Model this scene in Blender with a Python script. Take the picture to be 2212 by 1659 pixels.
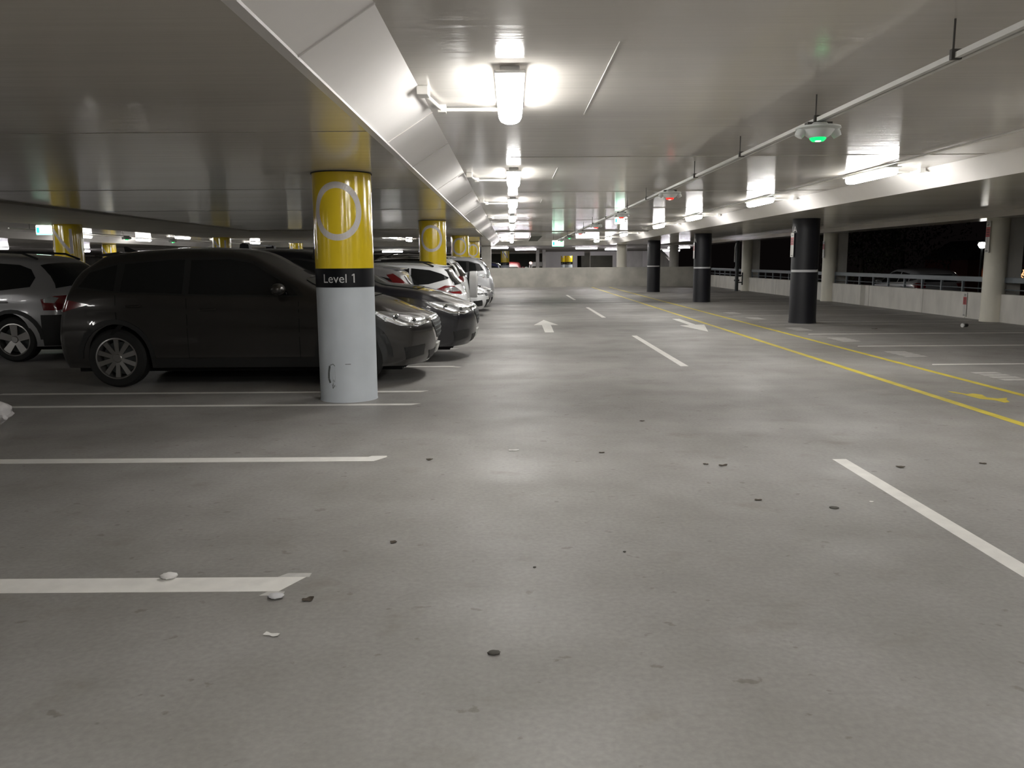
import bpy, bmesh, math, random
from mathutils import Vector, Matrix, Euler
from mathutils.bvhtree import BVHTree
from mathutils.geometry import delaunay_2d_cdt
R = math.radians
for o in list(bpy.data.objects): bpy.data.objects.remove(o)
S = bpy.context.scene
COL = S.collection

# ---------------------------------------------------------------- camera, world, exposure
CAMZ = 1.5
cd = bpy.data.cameras.new('camera'); cam = bpy.data.objects.new('camera', cd); COL.objects.link(cam)
cd.sensor_width = 36; cd.lens = 1770 / 2212 * 36; cd.clip_end = 400; cd.clip_start = .05
cam.matrix_world = Matrix.Translation((0, 0, CAMZ)) @ Euler((R(90 - 8.5), 0, 0)).to_matrix().to_4x4() @ Matrix.Rotation(R(-.4), 4, 'Z')
S.camera = cam
w = bpy.data.worlds.new('night'); S.world = w; w.use_nodes = True
w.node_tree.nodes['Background'].inputs[0].default_value = (.004, .003, .003, 1)
w.node_tree.nodes['Background'].inputs[1].default_value = .25
S.view_settings.view_transform = 'Standard'; S.view_settings.look = 'None'
S.view_settings.gamma = 1; S.view_settings.use_curve_mapping = False
S.view_settings.exposure = 1.27
LAMP = 21.5          # emission of the lit tube covers
ZL, ZH = 2.45, 2.686  # low soffit / high slab heights

# ---------------------------------------------------------------- materials
def mat(name, col, rough=.5, metal=0, coat=0, spec=.5, noise=None, bump=None, emit=None, coatr=.05, trans=0):
    """noise=(scale, amount, detail, stretch)  bump=(scale, strength, stretch)"""
    m = bpy.data.materials.new(name); m.use_nodes = True
    nt = m.node_tree; b = nt.nodes['Principled BSDF']
    c4 = (*col, 1)
    b.inputs['Base Color'].default_value = c4
    b.inputs['Roughness'].default_value = rough; b.inputs['Metallic'].default_value = metal
    b.inputs['Coat Weight'].default_value = coat; b.inputs['Coat Roughness'].default_value = coatr
    b.inputs['Specular IOR Level'].default_value = spec
    b.inputs['Transmission Weight'].default_value = trans
    tc = nt.nodes.new('ShaderNodeTexCoord')
    def mapped(st):
        mp = nt.nodes.new('ShaderNodeMapping'); mp.inputs['Scale'].default_value = st
        nt.links.new(tc.outputs['Object'], mp.inputs[0]); return mp.outputs[0]
    if noise:
        n = nt.nodes.new('ShaderNodeTexNoise'); n.inputs['Scale'].default_value = noise[0]; n.inputs['Detail'].default_value = noise[2]
        nt.links.new(mapped(noise[3] if len(noise) > 3 else (1, 1, 1)), n.inputs['Vector'])
        r = nt.nodes.new('ShaderNodeValToRGB'); a = noise[1]
        r.color_ramp.elements[0].position = .3; r.color_ramp.elements[1].position = .7
        r.color_ramp.elements[0].color = (*[max(0, c * (1 - a)) for c in col], 1)
        r.color_ramp.elements[1].color = (*[min(1, c * (1 + a)) for c in col], 1)
        nt.links.new(n.outputs['Fac'], r.inputs[0]); nt.links.new(r.outputs[0], b.inputs['Base Color'])
    if bump:
        n = nt.nodes.new('ShaderNodeTexNoise'); n.inputs['Scale'].default_value = bump[0]; n.inputs['Detail'].default_value = 4
        nt.links.new(mapped(bump[2] if len(bump) > 2 else (1, 1, 1)), n.inputs['Vector'])
        bp = nt.nodes.new('ShaderNodeBump'); bp.inputs['Strength'].default_value = bump[1]; bp.inputs['Distance'].default_value = .01
        nt.links.new(n.outputs['Fac'], bp.inputs['Height']); nt.links.new(bp.outputs[0], b.inputs['Normal'])
    if emit:
        b.inputs['Emission Color'].default_value = (*emit[0], 1); b.inputs['Emission Strength'].default_value = emit[1]
    return m

def floor_mat():
    m = bpy.data.materials.new('sealed_concrete_floor'); m.use_nodes = True
    nt = m.node_tree; N = nt.nodes.new; Lk = nt.links.new; b = nt.nodes['Principled BSDF']
    tc = N('ShaderNodeTexCoord')
    def noise(sc, st=(1, 1, 1), det=4, off=(0, 0, 0)):
        mp = N('ShaderNodeMapping'); mp.inputs['Scale'].default_value = st; mp.inputs['Location'].default_value = off
        n = N('ShaderNodeTexNoise'); n.inputs['Scale'].default_value = sc; n.inputs['Detail'].default_value = det
        Lk(tc.outputs['Object'], mp.inputs[0]); Lk(mp.outputs[0], n.inputs['Vector']); return n.outputs['Fac']
    def ramp(f, p0, p1, c0, c1):
        r = N('ShaderNodeValToRGB'); r.color_ramp.elements[0].position = p0; r.color_ramp.elements[1].position = p1
        r.color_ramp.elements[0].color = (*c0, 1); r.color_ramp.elements[1].color = (*c1, 1); Lk(f, r.inputs[0]); return r.outputs[0]
    def mul(a, c, fac=1):
        x = N('ShaderNodeMix'); x.data_type = 'RGBA'; x.blend_type = 'MULTIPLY'; x.inputs[0].default_value = fac
        Lk(a, x.inputs[6]); Lk(c, x.inputs[7]); return x.outputs[2]
    base = ramp(noise(.55, (1, .7, 1), 6), .3, .7, (.280, .270, .256), (.350, .341, .327))
    c = mul(base, ramp(noise(2.2, (1, .8, 1), 5, (3, 1, 0)), .3, .65, (.83, .82, .81), (1, 1, 1)))
    c = mul(c, ramp(noise(38, det=6), .3, .7, (.88, .88, .88), (1.06, 1.06, 1.06)))
    c = mul(c, ramp(noise(3.4, (.75, 1, 1), 7, (9, 2, 0)), .60, .74, (1, 1, 1), (.84, .815, .78)))     # oily patches
    c = mul(c, ramp(noise(11, (.8, 1, 1), 6, (1, 7, 0)), .66, .70, (1, 1, 1), (.74, .72, .69)))       # drips
    # old chewing gum: small roundish dark spots, sparse
    v = N('ShaderNodeTexVoronoi'); v.inputs['Scale'].default_value = 3.1; Lk(tc.outputs['Object'], v.inputs['Vector'])
    rnd = N('ShaderNodeSeparateColor'); Lk(v.outputs['Color'], rnd.inputs[0])
    sz = N('ShaderNodeMath'); sz.operation = 'MULTIPLY_ADD'; sz.inputs[1].default_value = .13; sz.inputs[2].default_value = -.075; Lk(rnd.outputs[0], sz.inputs[0])
    d = N('ShaderNodeMath'); d.operation = 'SUBTRACT'; Lk(v.outputs['Distance'], d.inputs[0]); Lk(sz.outputs[0], d.inputs[1])
    c = mul(c, ramp(d.outputs[0], .0, .02, (.70, .69, .67), (1, 1, 1)))
    Lk(c, b.inputs['Base Color'])
    rr = N('ShaderNodeMapRange'); Lk(noise(.8, (.6, 1.6, 1), 4, (5, 5, 0)), rr.inputs[0])
    rr.inputs[1].default_value = .35; rr.inputs[2].default_value = .65; rr.inputs[3].default_value = .46; rr.inputs[4].default_value = .62; b.inputs['Specular IOR Level'].default_value = .36
    Lk(rr.outputs[0], b.inputs['Roughness'])
    bp = N('ShaderNodeBump'); bp.inputs['Strength'].default_value = .06; bp.inputs['Distance'].default_value = .006
    Lk(noise(7, (1, 1.5, 1), 5), bp.inputs['Height']); Lk(bp.outputs[0], b.inputs['Normal'])
    return m

M = {}
M['floor'] = floor_mat()
CS = (.5, 2.2, 1)
M['ceil'] = mat('painted_slab', (.68, .645, .595), .13, spec=.5, noise=(.5, .07, 4, CS), bump=(5, .22, (.12, 2.2, 1)))
M['soffit'] = mat('painted_soffit', (.68, .64, .58), .14, spec=.55, noise=(.5, .07, 4, CS), bump=(5, .22, (.12, 2.2, 1)))
M['soffit_band'] = mat('dark_matte_soffit', (.52, .49, .43), .6, spec=.25, noise=(.8, .08, 4))
M['beam'] = mat('painted_beam_side', (.84, .81, .79), .30, noise=(1.2, .05, 4), bump=(3, .1, (1, .4, 1)))
M['concrete'] = mat('grey_concrete_wall', (.44, .425, .385), .7, noise=(1.3, .2, 6), bump=(12, .2))
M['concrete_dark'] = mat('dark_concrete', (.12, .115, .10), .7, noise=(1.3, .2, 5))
M['wallwhite'] = mat('pale_concrete_panel', (.68, .66, .62), .6, noise=(2.4, .14, 6, (1, 1, .4)), bump=(10, .15))
M['colwhite'] = mat('cream_column_paint', (.78, .75, .65), .5, noise=(2, .08, 5, (1, 1, .4)))
M['yellow'] = mat('gloss_yellow_wrap', (.95, .70, .03), .16, spec=.6, coat=.6, coatr=.08, bump=(9, .10, (1, 1, .05)))
M['greyblue'] = mat('pale_blue_grey_paint', (.62, .67, .72), .5, noise=(3, .05, 5))
M['blackband'] = mat('black_band', (.003, .0035, .006), .45, spec=.25)
M['letter'] = mat('silver_grey_letter', (.80, .76, .74), .3)
M['textw'] = mat('white_letter', (.62, .62, .62), .4)
M['darkcol'] = mat('charcoal_column_paint', (.008, .008, .013), .5, noise=(2, .2, 3))
M['ring'] = mat('white_reflective_band', (.62, .62, .64), .35)
M['scuff'] = mat('scuff_mark', (.10, .11, .11), .6)
M['line'] = mat('white_line_paint', (.80, .785, .75), .5, noise=(9, .07, 5))
M['lineold'] = mat('worn_line_paint', (.52, .51, .49), .55, noise=(14, .12, 5))
M['yline'] = mat('yellow_line_paint', (.66, .54, .07), .5, noise=(5, .16, 5))
M['tube'] = mat('lit_tube_cover', (.9, .9, .9), .4, emit=((1, .985, .95), LAMP))
M['tubeblue'] = mat('lit_tube_cover_cool', (.9, .9, .9), .4, emit=((.97, .93, 1), LAMP * .8))
M['fixbody'] = mat('lamp_housing', (.85, .84, .83), .4)
M['conduit'] = mat('white_conduit', (.66, .64, .60), .35)
M['strut'] = mat('galvanised_strut', (.74, .73, .70), .35)
M['rod'] = mat('threaded_rod', (.05, .045, .04), .5, metal=.4)
M['sensor'] = mat('white_sensor_shell', (.62, .64, .62), .35)
M['ledg'] = mat('green_led', (.0, .5, .2), .4, emit=((.0, 1, .16), .55))
M['ledgc'] = mat('green_led_core', (.3, .9, .6), .4, emit=((.5, 1, .7), 3))
M['ledr'] = mat('red_led', (.6, .02, .01), .4, emit=((1, .03, .02), .6))
M['ledrc'] = mat('red_led_core', (.9, .3, .2), .4, emit=((1, .4, .3), 2.5))
M['exitw'] = mat('exit_sign_white', (.8, .9, .85), .4, emit=((.8, 1, .85), 3))
M['exitg'] = mat('exit_sign_green', (.0, .5, .25), .4, emit=((.02, .7, .36), 1.4))
M['signw'] = mat('sign_white', (.66, .65, .62), .35)
M['signr'] = mat('sign_red', (.42, .05, .05), .4)
M['signk'] = mat('sign_black', (.03, .03, .03), .5)
M['rail'] = mat('grey_steel_rail', (.16, .18, .20), .4, metal=.2)
M['pipe'] = mat('dark_pipe', (.025, .03, .032), .45)
M['seam'] = mat('faint_seam', (.42, .40, .36), .4)
M['bseam'] = mat('faint_beam_seam', (.64, .61, .59), .4)
M['joint'] = mat('joint_sealant', (.035, .034, .032), .5)
M['glass'] = mat('tinted_car_glass', (.008, .009, .010), .06, spec=.6)
M['glassl'] = mat('clear_car_glass', (.022, .026, .025), .07, spec=.7)
M['trim'] = mat('black_plastic_trim', (.012, .012, .012), .5)
M['tyre'] = mat('tyre_rubber', (.010, .010, .010), .75)
M['under'] = mat('underbody', (.004, .004, .004), .9)
M['rim'] = mat('alloy_rim', (.34, .33, .32), .28, metal=.85)
M['chrome'] = mat('chrome', (.75, .75, .75), .10, metal=1)
M['lens'] = mat('clear_lamp_lens', (.36, .37, .38), .10, metal=.7, coat=1, bump=(60, .4))
M['lensred'] = mat('red_lamp_lens', (.16, .003, .006), .12, coat=1)
M['plate'] = mat('number_plate', (.55, .55, .52), .4)
def paint(n, c, metal=.4, r=.32): return mat(n, c, r, metal=metal, coat=1, coatr=.04)
M['p_grey'] = paint('dark_grey_metallic', (.030, .027, .025), .45, .3)
M['p_black'] = paint('black_car_paint', (.003, .003, .006), .0, .3)
M['p_white'] = paint('white_car_paint', (.70, .71, .72), 0, .4)
M['p_silver'] = paint('silver_car_paint', (.40, .40, .41), .5, .33)
M['p_silver2'] = paint('pale_silver_car_paint', (.50, .51, .53), .4, .33)
M['p_red'] = paint('dark_red_car_paint', (.16, .008, .012), .2, .3)
M['p_blue'] = paint('dark_blue_car_paint', (.01, .014, .05), .2, .3)
M['leaf'] = mat('dry_leaf', (.06, .045, .03), .8)
M['paper'] = mat('white_paper', (.72, .71, .69), .7)
M['bag'] = mat('white_plastic_bag', (.66, .64, .64), .35, bump=(14, .6))
M['grit'] = mat('dark_stone', (.07, .065, .055), .7)
M['foliage'] = mat('night_foliage', (.05, .055, .032), .8)
M['bark'] = mat('bark', (.05, .04, .03), .9)
M['brick'] = mat('brick_facade', (.16, .06, .045), .8)
M['ground'] = mat('outside_asphalt', (.05, .05, .05), .9)
M['street'] = mat('street_lamp_glow', (1, 1, .9), .4, emit=((1, .97, .88), 9))
M['warm'] = mat('lit_window_glow', (1, .6, .3), .5, emit=((1, .55, .25), .5))

# ---------------------------------------------------------------- mesh builder
class MB:
    def __init__(s): s.v = []; s.f = []
    def add(s, vs, fs):
        n = len(s.v); s.v += [tuple(v) for v in vs]; s.f += [tuple(i + n for i in f) for f in fs]; return s
    def box(s, x0, x1, y0, y1, z0, z1, T=None):
        vs = [(x, y, z) for x in (x0, x1) for y in (y0, y1) for z in (z0, z1)]
        if T: vs = [T @ Vector(v) for v in vs]
        return s.add(vs, [(0, 1, 3, 2), (4, 6, 7, 5), (0, 4, 5, 1), (2, 3, 7, 6), (0, 2, 6, 4), (1, 5, 7, 3)])
    def prism(s, poly, a0, a1, axis='y'):
        n = len(poly)
        def P(p, a): return (p[0], a, p[1]) if axis == 'y' else ((a, p[0], p[1]) if axis == 'x' else (p[0], p[1], a))
        vs = [P(p, a0) for p in poly] + [P(p, a1) for p in poly]
        return s.add(vs, [tuple(range(n)), tuple(range(2 * n - 1, n - 1, -1))] + [(i, i + n, (i + 1) % n + n, (i + 1) % n) for i in range(n)])
    def lathe(s, prof, seg=32, T=None, a0=0, a1=None, closed=True):
        """prof [(r,z)] about z"""
        full = a1 is None; a1 = a0 + 2 * math.pi if full else a1
        n = seg if full else seg + 1; vs = []
        for (r, z) in prof:
            for i in range(n):
                a = a0 + (a1 - a0) * i / seg; v = Vector((r * math.cos(a), r * math.sin(a), z)); vs.append(T @ v if T else v)
        fs = []
        for j in range(len(prof) - 1):
            for i in range(seg):
                k = (i + 1) % n; fs.append((j * n + i, j * n + k, (j + 1) * n + k, (j + 1) * n + i))
        return s.add(vs, fs)
    def cyl(s, x, y, z0, z1, r, seg=32, r2=None):
        return s.lathe([(0, z0), (r, z0), (r2 or r, z1), (0, z1)], seg, Matrix.Translation((x, y, 0)))
    def tube(s, pts, r, seg=8, flat=1):
        pts = [Vector(p) for p in pts]; n = len(pts); vs = []
        for i, p in enumerate(pts):
            d = (pts[min(i + 1, n - 1)] - pts[max(i - 1, 0)]).normalized()
            a = d.cross(Vector((0, 0, 1))); a = a.normalized() if a.length > 1e-3 else Vector((1, 0, 0)); b = d.cross(a)
            for k in range(seg):
                t = 2 * math.pi * k / seg; vs.append(p + a * r * math.cos(t) + b * r * flat * math.sin(t))
        fs = [(i * seg + k, i * seg + (k + 1) % seg, (i + 1) * seg + (k + 1) % seg, (i + 1) * seg + k) for i in range(n - 1) for k in range(seg)]
        fs += [tuple(range(seg))[::-1], tuple((n - 1) * seg + k for k in range(seg))]
        return s.add(vs, fs)
    def build(s, name, m, parent=None, smooth=False, loc=None, bevel=0):
        me = bpy.data.meshes.new(name); me.from_pydata(s.v, [], s.f)
        bm = bmesh.new(); bm.from_mesh(me); bmesh.ops.remove_doubles(bm, verts=bm.verts, dist=1e-5)
        bmesh.ops.recalc_face_normals(bm, faces=bm.faces); bm.to_mesh(me); bm.free()
        me.materials.append(m)
        if smooth: me.shade_smooth(); me.set_sharp_from_angle(angle=R(38 if smooth is True else smooth))
        o = bpy.data.objects.new(name, me); COL.objects.link(o)
        if parent: o.parent = parent
        if loc: o.location = loc
        if bevel:
            b = o.modifiers.new('bevel', 'BEVEL'); b.width = bevel; b.segments = 2; b.limit_method = 'ANGLE'
        return o

def tag(o, label=None, cat=None, group=None, kind=None):
    if label: o['label'] = label
    if cat: o['category'] = cat
    if group: o['group'] = group
    if kind: o['kind'] = kind
    return o
def empty(name, loc=(0, 0, 0), rz=0, label=None, cat=None, group=None):
    o = bpy.data.objects.new(name, None); COL.objects.link(o); o.location = loc; o.rotation_euler = (0, 0, rz); o.empty_display_size = .1
    return tag(o, label, cat, group)
def struct(o, label=None): o['kind'] = 'structure'; (label and tag(o, label)); return o
def dup(root, loc, rz=0, label=None, group=None, mats=None):
    mats = mats or {}
    def cp(o, par):
        c = o.copy(); COL.objects.link(c); c.parent = par
        if o.type == 'MESH' and o.data.materials and o.data.materials[0].name in mats:
            c.data = o.data.copy(); c.data.materials[0] = mats[o.data.materials[0].name]
        for ch in o.children: cp(ch, c)
        return c
    r = cp(root, None); r.location = loc; r.rotation_euler = (0, 0, rz)
    if label: r['label'] = label
    if group: r['group'] = group
    return r

# ---------------------------------------------------------------- the building
Y0, Y1 = -12, 49.2
struct(MB().box(-34, 12.0, Y0, 82, -.25, 0).build('floor', M['floor']))
def slab(poly, y0, y1, name, m): return struct(MB().prism(poly, y0, y1).build(name, m))
def hslab(x0, x1, y0, y1): return struct(MB().box(x0, x1, y0, y1, ZH, ZH + .25).build('ceiling', M['ceil']))
hslab(-.625, 5.5, Y0, Y1)
hslab(-17.6, -11.3, Y0, 31); hslab(-17.6, -3.4, 31.0, Y1); hslab(-34, -28.2, Y0, Y1)
T_ = ZH + .25
def low(x0, x1, y0, y1, s0=.41, s1=.41, m='soffit'):
    """lowered band between two bevelled sides; the bevels are beams of their own paint"""
    struct(MB().box(x0, x1, y0, y1, ZL, T_).build('ceiling', M[m]))
    if s0: slab([(x0, ZL), (x0 - s0, ZH), (x0 - s0, T_), (x0, T_)], y0, y1, 'ceiling_beam', M['beam'])
    if s1: slab([(x1, ZL), (x1 + s1, ZH), (x1 + s1, T_), (x1, T_)], y0, y1, 'ceiling_beam', M['beam'])
low(-10.9, -.99, Y0, 31, s1=.365)
low(-3.0, -.99, 31.0, Y1, s1=.365)
struct(MB().box(-10.88, -7.6, Y0, 31, ZL - .03, ZL + .01).build('ceiling_band', M['soffit_band']))  # darker, rougher bands set just below the low soffit
struct(MB().box(-7.6, -1.02, 24.2, 31, ZL - .03, ZL + .01).build('ceiling_band', M['soffit_band']))
low(-27.8, -18.0, Y0, Y1)
low(5.75, 8.7, Y0, Y1, s0=.25, s1=.3)
struct(MB().box(9.0, 11.1, Y0, Y1, 2.57, T_).build('ceiling', M['soffit']))
struct(MB().box(11.1, 12.0, Y0, Y1, ZL - .02, T_).build('ceiling_beam', M['soffit']))
# seam lines on the slabs
for y in (9.7, 14.5, 19.0, 24.3, 39.0):
    struct(MB().box(.0 if y < 20 else -.6, 5.45, y - .004, y + .004, ZH - .004, ZH + .01).build('ceiling_seam', M['seam']))
for (x0, x1, y) in ((-7.2, -1.0, 6.2), (-9.8, -1.0, 10.9), (-10.8, -1.0, 15.2)):
    struct(MB().box(x0, x1, y - .004, y + .004, ZL - .003, ZL + .01).build('ceiling_seam', M['seam']))
for (a, b) in ((4.7, 6.95), (10.8, 12.2), (16.2, 17.1)):
    struct(MB().box(.601, .605, a, b, ZH - .004, ZH + .01).build('ceiling_seam', M['line']))
struct(MB().box(-.62, 5.5, 33.3, 33.55, ZH - .035, ZH + .05).build('ceiling_beam', M['soffit']))
# bevel seams of the left beam
for y in (4.0, 6.8, 8.5, 11.2, 14.0, 17.5):
    struct(MB().prism([(-.987, ZL - .004), (-.62, ZH - .006), (-.62, ZH + .01), (-.987, ZL + .01)], y - .005, y + .005).build('ceiling_seam', M['bseam']))
struct(MB().box(-1.04, -.985, Y0, 20, ZL - .012, ZL + .02).build('ceiling_trim', M['beam']))
# end beam and the lower, sloping slab beyond it
struct(MB().box(-34, 12, Y1, Y1 + .4, 2.43, T_).build('ceiling_beam', M['concrete']))
struct(MB().prism([(Y1 + .4, 2.45), (64, 2.20), (64, 2.6), (Y1 + .4, 2.8)], -34, 12, 'x').build('ceiling', M['concrete']))
struct(MB().box(-34, 12, 64, 82, 2.35, 2.7).build('ceiling', M['concrete']))
struct(MB().box(-34, 12, 63.7, 64.1, 2.10, 2.6).build('ceiling_beam', M['concrete']))
# enclosing walls
struct(MB().box(-34.3, -34, Y0, 82, 0, 2.8).build('wall_left', M['concrete']))
struct(MB().box(-34.3, 12, Y0 - .3, Y0, 0, 2.8).build('wall_back', M['concrete']))
struct(MB().box(-34.3, 12, 82, 82.3, 0, 2.8).build('wall_front', M['concrete_dark']))
# parapet at the end of the aisle
struct(MB().box(-1.5, 11.6, 48.7, 48.95, 0, 1.13).build('wall_far_parapet', M['concrete']))
struct(MB().box(-1.78, -1.2, 49.6, 50.2, 0, 2.45).build('wall_pier', M['concrete']))
# wall with openings beyond
def panel(x0, x1, z0, z1, y=62, m='beam', t=.3): struct(MB().box(x0, x1, y, y + t, z0, z1).build('wall_beyond', M[m]))
panel(2.35, 3.72, 0, 2.2); panel(3.72, 4.62, 1.9, 2.2); panel(4.62, 4.95, 0, 2.2); panel(4.95, 5.48, 1.9, 2.2); panel(5.91, 5.93, 0, 2.2)
panel(5.93, 7.62, 1.9, 2.2); panel(7.62, 8.4, 0, 2.2); panel(8.4, 9.6, 0, 2.2, y=60.5, m='wallwhite'); panel(9.6, 12, 0, 2.2, y=60.5)
panel(5.93, 12, 0, 2.3, y=70, m='concrete_dark')
for x in (1.75, 2.2): struct(MB().box(x, x + .22, 58, 58.6, 0, 2.3).build('wall_pier', M['concrete']))
# ramp wall seen past the right hand columns
struct(MB().prism([(50, 0), (62, 0), (62, 2.3), (56, 2.2), (50, 1.0)], 10.0, 10.2, 'x').build('wall_ramp', M['concrete_dark']))
# right parapet, panel by panel joints
struct(MB().box(11.55, 11.75, Y0, 48.7, 0, .655).build('wall_right', M['wallwhite']))
for y in (12.2, 16.6, 20.9, 23.1, 26.6, 31.4, 36): struct(MB().box(11.544, 11.56, y - .007, y + .007, 0, .65).build('wall_joint', M['seam']))
struct(MB().box(11.546, 11.56, 26.9, 27.25, 0, .65).build('wall_patch', M['concrete']))
# floor expansion joint; short chrome strips are put in as its glints
struct(MB().box(-6, 7.6, 29.98, 30.05, -.01, .004).build('floor_joint', M['joint']))
for (a, b) in ((.0, .35), (3.0, 3.5), (3.7, 4.0)): struct(MB().box(a, b, 30.0, 30.02, 0, .006).build('floor_joint', M['chrome']))

# ---------------------------------------------------------------- painted lines
Z = .0015
def quad(pts, name, m, label, cat, group=None, z=Z):
    return tag(MB().prism(pts, 0, z, 'z').build(name, m), label, cat, group)
LB = [(3.69, -1.0, .21), (6.17, -.975, .15), (8.62, -.985, .10), (9.50, -.985, .10), (11.80, -.83, .10), (14.25, -.93, .10), (16.55, -.95, .10), (18.9, -.97, .1), (19.75, -.97, .1), (22.1, -.97, .1), (24.5, -.97, .1), (26.9, -.97, .1), (29.2, -.97, .1)]
LBL = ['wide white bay line nearest the camera, painted on the floor at lower left', 'second white bay line from the camera, left side, in front of the yellow column',
       'white bay line passing just in front of the near yellow column', 'white bay line just behind the near yellow column', 'white bay line under the dark grey suv beside its far wheels',
       'white bay line end showing under the nose of the black suv', 'white bay line between the silver hatch and the white wagon', 'white bay line beside the white wagon before the second yellow column',
       'white bay line behind the second yellow column under the white four wheel drive', 'white bay line between the white four wheel drive and the white hatch', 'white bay line between the white hatch and the silver hatch beyond',
       'white bay line beside the far pale silver suv', 'white bay line at the third yellow column']
for i, ((y, xe, wd), lb) in enumerate(zip(LB, LBL)):
    h = wd / 2 * (.93 if i else .82)
    quad([(-6.0, y - h), (xe - .085, y - h), (xe - .0, y + h), (-6.0, y + h)], 'bay_line', M['line'] if i not in (2, 3) else M['line'], lb, 'bay line', 'left bay lines')
# overlapping end strokes of the two nearest lines
quad([(-1.16, 3.555), (-1.055, 3.555), (-1.055, 3.60), (-1.135, 3.60)], 'line_end_stroke', M['lineold'], 'worn white stroke jutting toward the camera at the end of the nearest bay line', 'line')
quad([(-1.14, 3.775), (-.985, 3.775), (-.985, 3.825), (-1.10, 3.825)], 'line_end_stroke', M['lineold'], 'faint white stroke behind the end of the nearest bay line', 'line')
quad([(-1.13, 6.235), (-.98, 6.235), (-.985, 6.27), (-1.10, 6.27)], 'line_end_stroke', M['line'], 'short white stroke at the end of the second bay line', 'line')
quad([(-.93, 11.76), (-.78, 11.70), (-.72, 11.73), (-.87, 11.80)], 'line_end_stroke', M['line'], 'small white stroke past the end of the line by the dark grey suv nose', 'line')
for i, y in enumerate((11.65, 14.2, 16.6, 19.05, 19.95, 22.3, 24.6, 27.0, 29.2, 30.6, 32.9, 35.2, 37.6, 40.0)):
    quad([(6.0, y - .045), (11.2, y - .045), (11.2, y + .045), (6.05, y + .045)], 'bay_line', M['line'] if i < 3 else M['lineold'],
         ['nearest white bay line on the right side', 'second white bay line on the right side', 'third white bay line on the right, just before the nearest charcoal column'][i] if i < 3 else 'thin white bay line right side, at or beyond the nearest charcoal column', 'bay line', 'right bay lines' if i < 3 else 'far right bay lines')
# worn bay numbers
for i, (x, y) in enumerate(((6.3, 10.4), (6.3, 12.95), (6.3, 15.4), (6.3, 17.85), (6.35, 21.2), (6.35, 23.5))):
    b = MB()
    for k in range(4): b.box(x - .20, x + .14, y - .36 + .21 * k, y - .22 + .21 * k, 0, Z)
    tag(b.build('bay_number', M['lineold']), ['worn white painted bay mark nearest on the right', 'worn white painted bay mark between the two nearest right bay lines', 'worn white painted bay mark before the third right bay line',
        'worn white painted bay mark in front of the nearest charcoal column', 'worn white bay mark just beyond the nearest charcoal column', 'faint white bay mark farthest along the right bays'][i], 'floor marking')
for i, (a, b) in enumerate(((1.55, 6.06), (11.65, 16.54), (21.95, 26.87), (32.1, 36.8))):
    quad([(2.42, a), (2.53, a), (2.53, b), (2.425, b)], 'lane_dash', M['line'], ['long white lane dash nearest the camera at right', 'white lane dash second from the camera', 'white lane dash just before the floor joint', 'small white lane dash beyond the floor joint'][i], 'lane line', 'centre lane dashes')
quad([(4.60, 2), (4.70, 2), (4.70, 47.5), (4.60, 47.5)], 'walkway_line', M['yline'], 'yellow walkway line nearer the driving lane', 'yellow line')
quad([(5.60, 2), (5.69, 2), (5.69, 47.5), (5.60, 47.5)], 'walkway_line', M['yline'], 'yellow walkway line nearer the right hand bays', 'yellow line')
quad([(.71, 17.45), (.905, 17.45), (.935, 19.5), (1.11, 19.5), (.83, 21.2), (.53, 19.5), (.72, 19.5)], 'arrow', M['line'], 'white floor arrow pointing away up the lane', 'arrow')
quad([(4.17, 17.35), (4.53, 19.25), (4.335, 19.3), (4.35, 21.25), (4.16, 21.25), (4.16, 19.15), (3.915, 19.05)], 'arrow', M['line'], 'white floor arrow pointing toward the camera', 'arrow')
quad([(4.98, 9.25), (5.03, 9.20), (5.08, 9.03), (5.17, 9.07), (5.22, 8.98), (5.17, 8.80), (5.24, 8.72), (5.37, 8.76), (5.30, 8.66), (5.24, 8.50), (5.17, 8.47), (5.15, 8.62), (5.05, 8.72), (5.03, 8.9), (5.02, 9.03), (4.97, 9.12)],
     'pedestrian_marking', M['yline'], 'yellow painted pedestrian figure between the two yellow lines', 'floor marking')

# ---------------------------------------------------------------- text helper
def text_verts(body, size):
    cu = bpy.data.curves.new('t', 'FONT'); cu.body = body; cu.size = size; cu.align_x = 'CENTER'; cu.resolution_u = 3
    o = bpy.data.objects.new('t', cu); COL.objects.link(o); bpy.context.view_layer.update()
    me = bpy.data.meshes.new_from_object(o.evaluated_get(bpy.context.evaluated_depsgraph_get()))
    bm = bmesh.new(); bm.from_mesh(me); bmesh.ops.remove_doubles(bm, verts=bm.verts, dist=1e-5); bmesh.ops.triangulate(bm, faces=bm.faces)
    bmesh.ops.subdivide_edges(bm, edges=[e for e in bm.edges if e.calc_length() > size * .12], cuts=2)
    bmesh.ops.triangulate(bm, faces=bm.faces)
    vs = [v.co[:2] for v in bm.verts]; fs = [tuple(v.index for v in f.verts) for f in bm.faces]; bm.free()
    bpy.data.objects.remove(o); bpy.data.curves.remove(cu); bpy.data.meshes.remove(me)
    return vs, fs
def wrap(vs, fs, r, ang, z, name, m, parent):
    """wrap flat xy shape on cylinder radius r; centre direction ang (radians); x runs clockwise seen from above the front"""
    n = len(vs); out = []
    for rr in (r, r - .004): out += [(rr * math.cos(ang + x / r), rr * math.sin(ang + x / r), z + y) for x, y in vs]
    b = MB(); b.v = out; b.f = [tuple(f) for f in fs]
    return b.build(name, m, parent)
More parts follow.
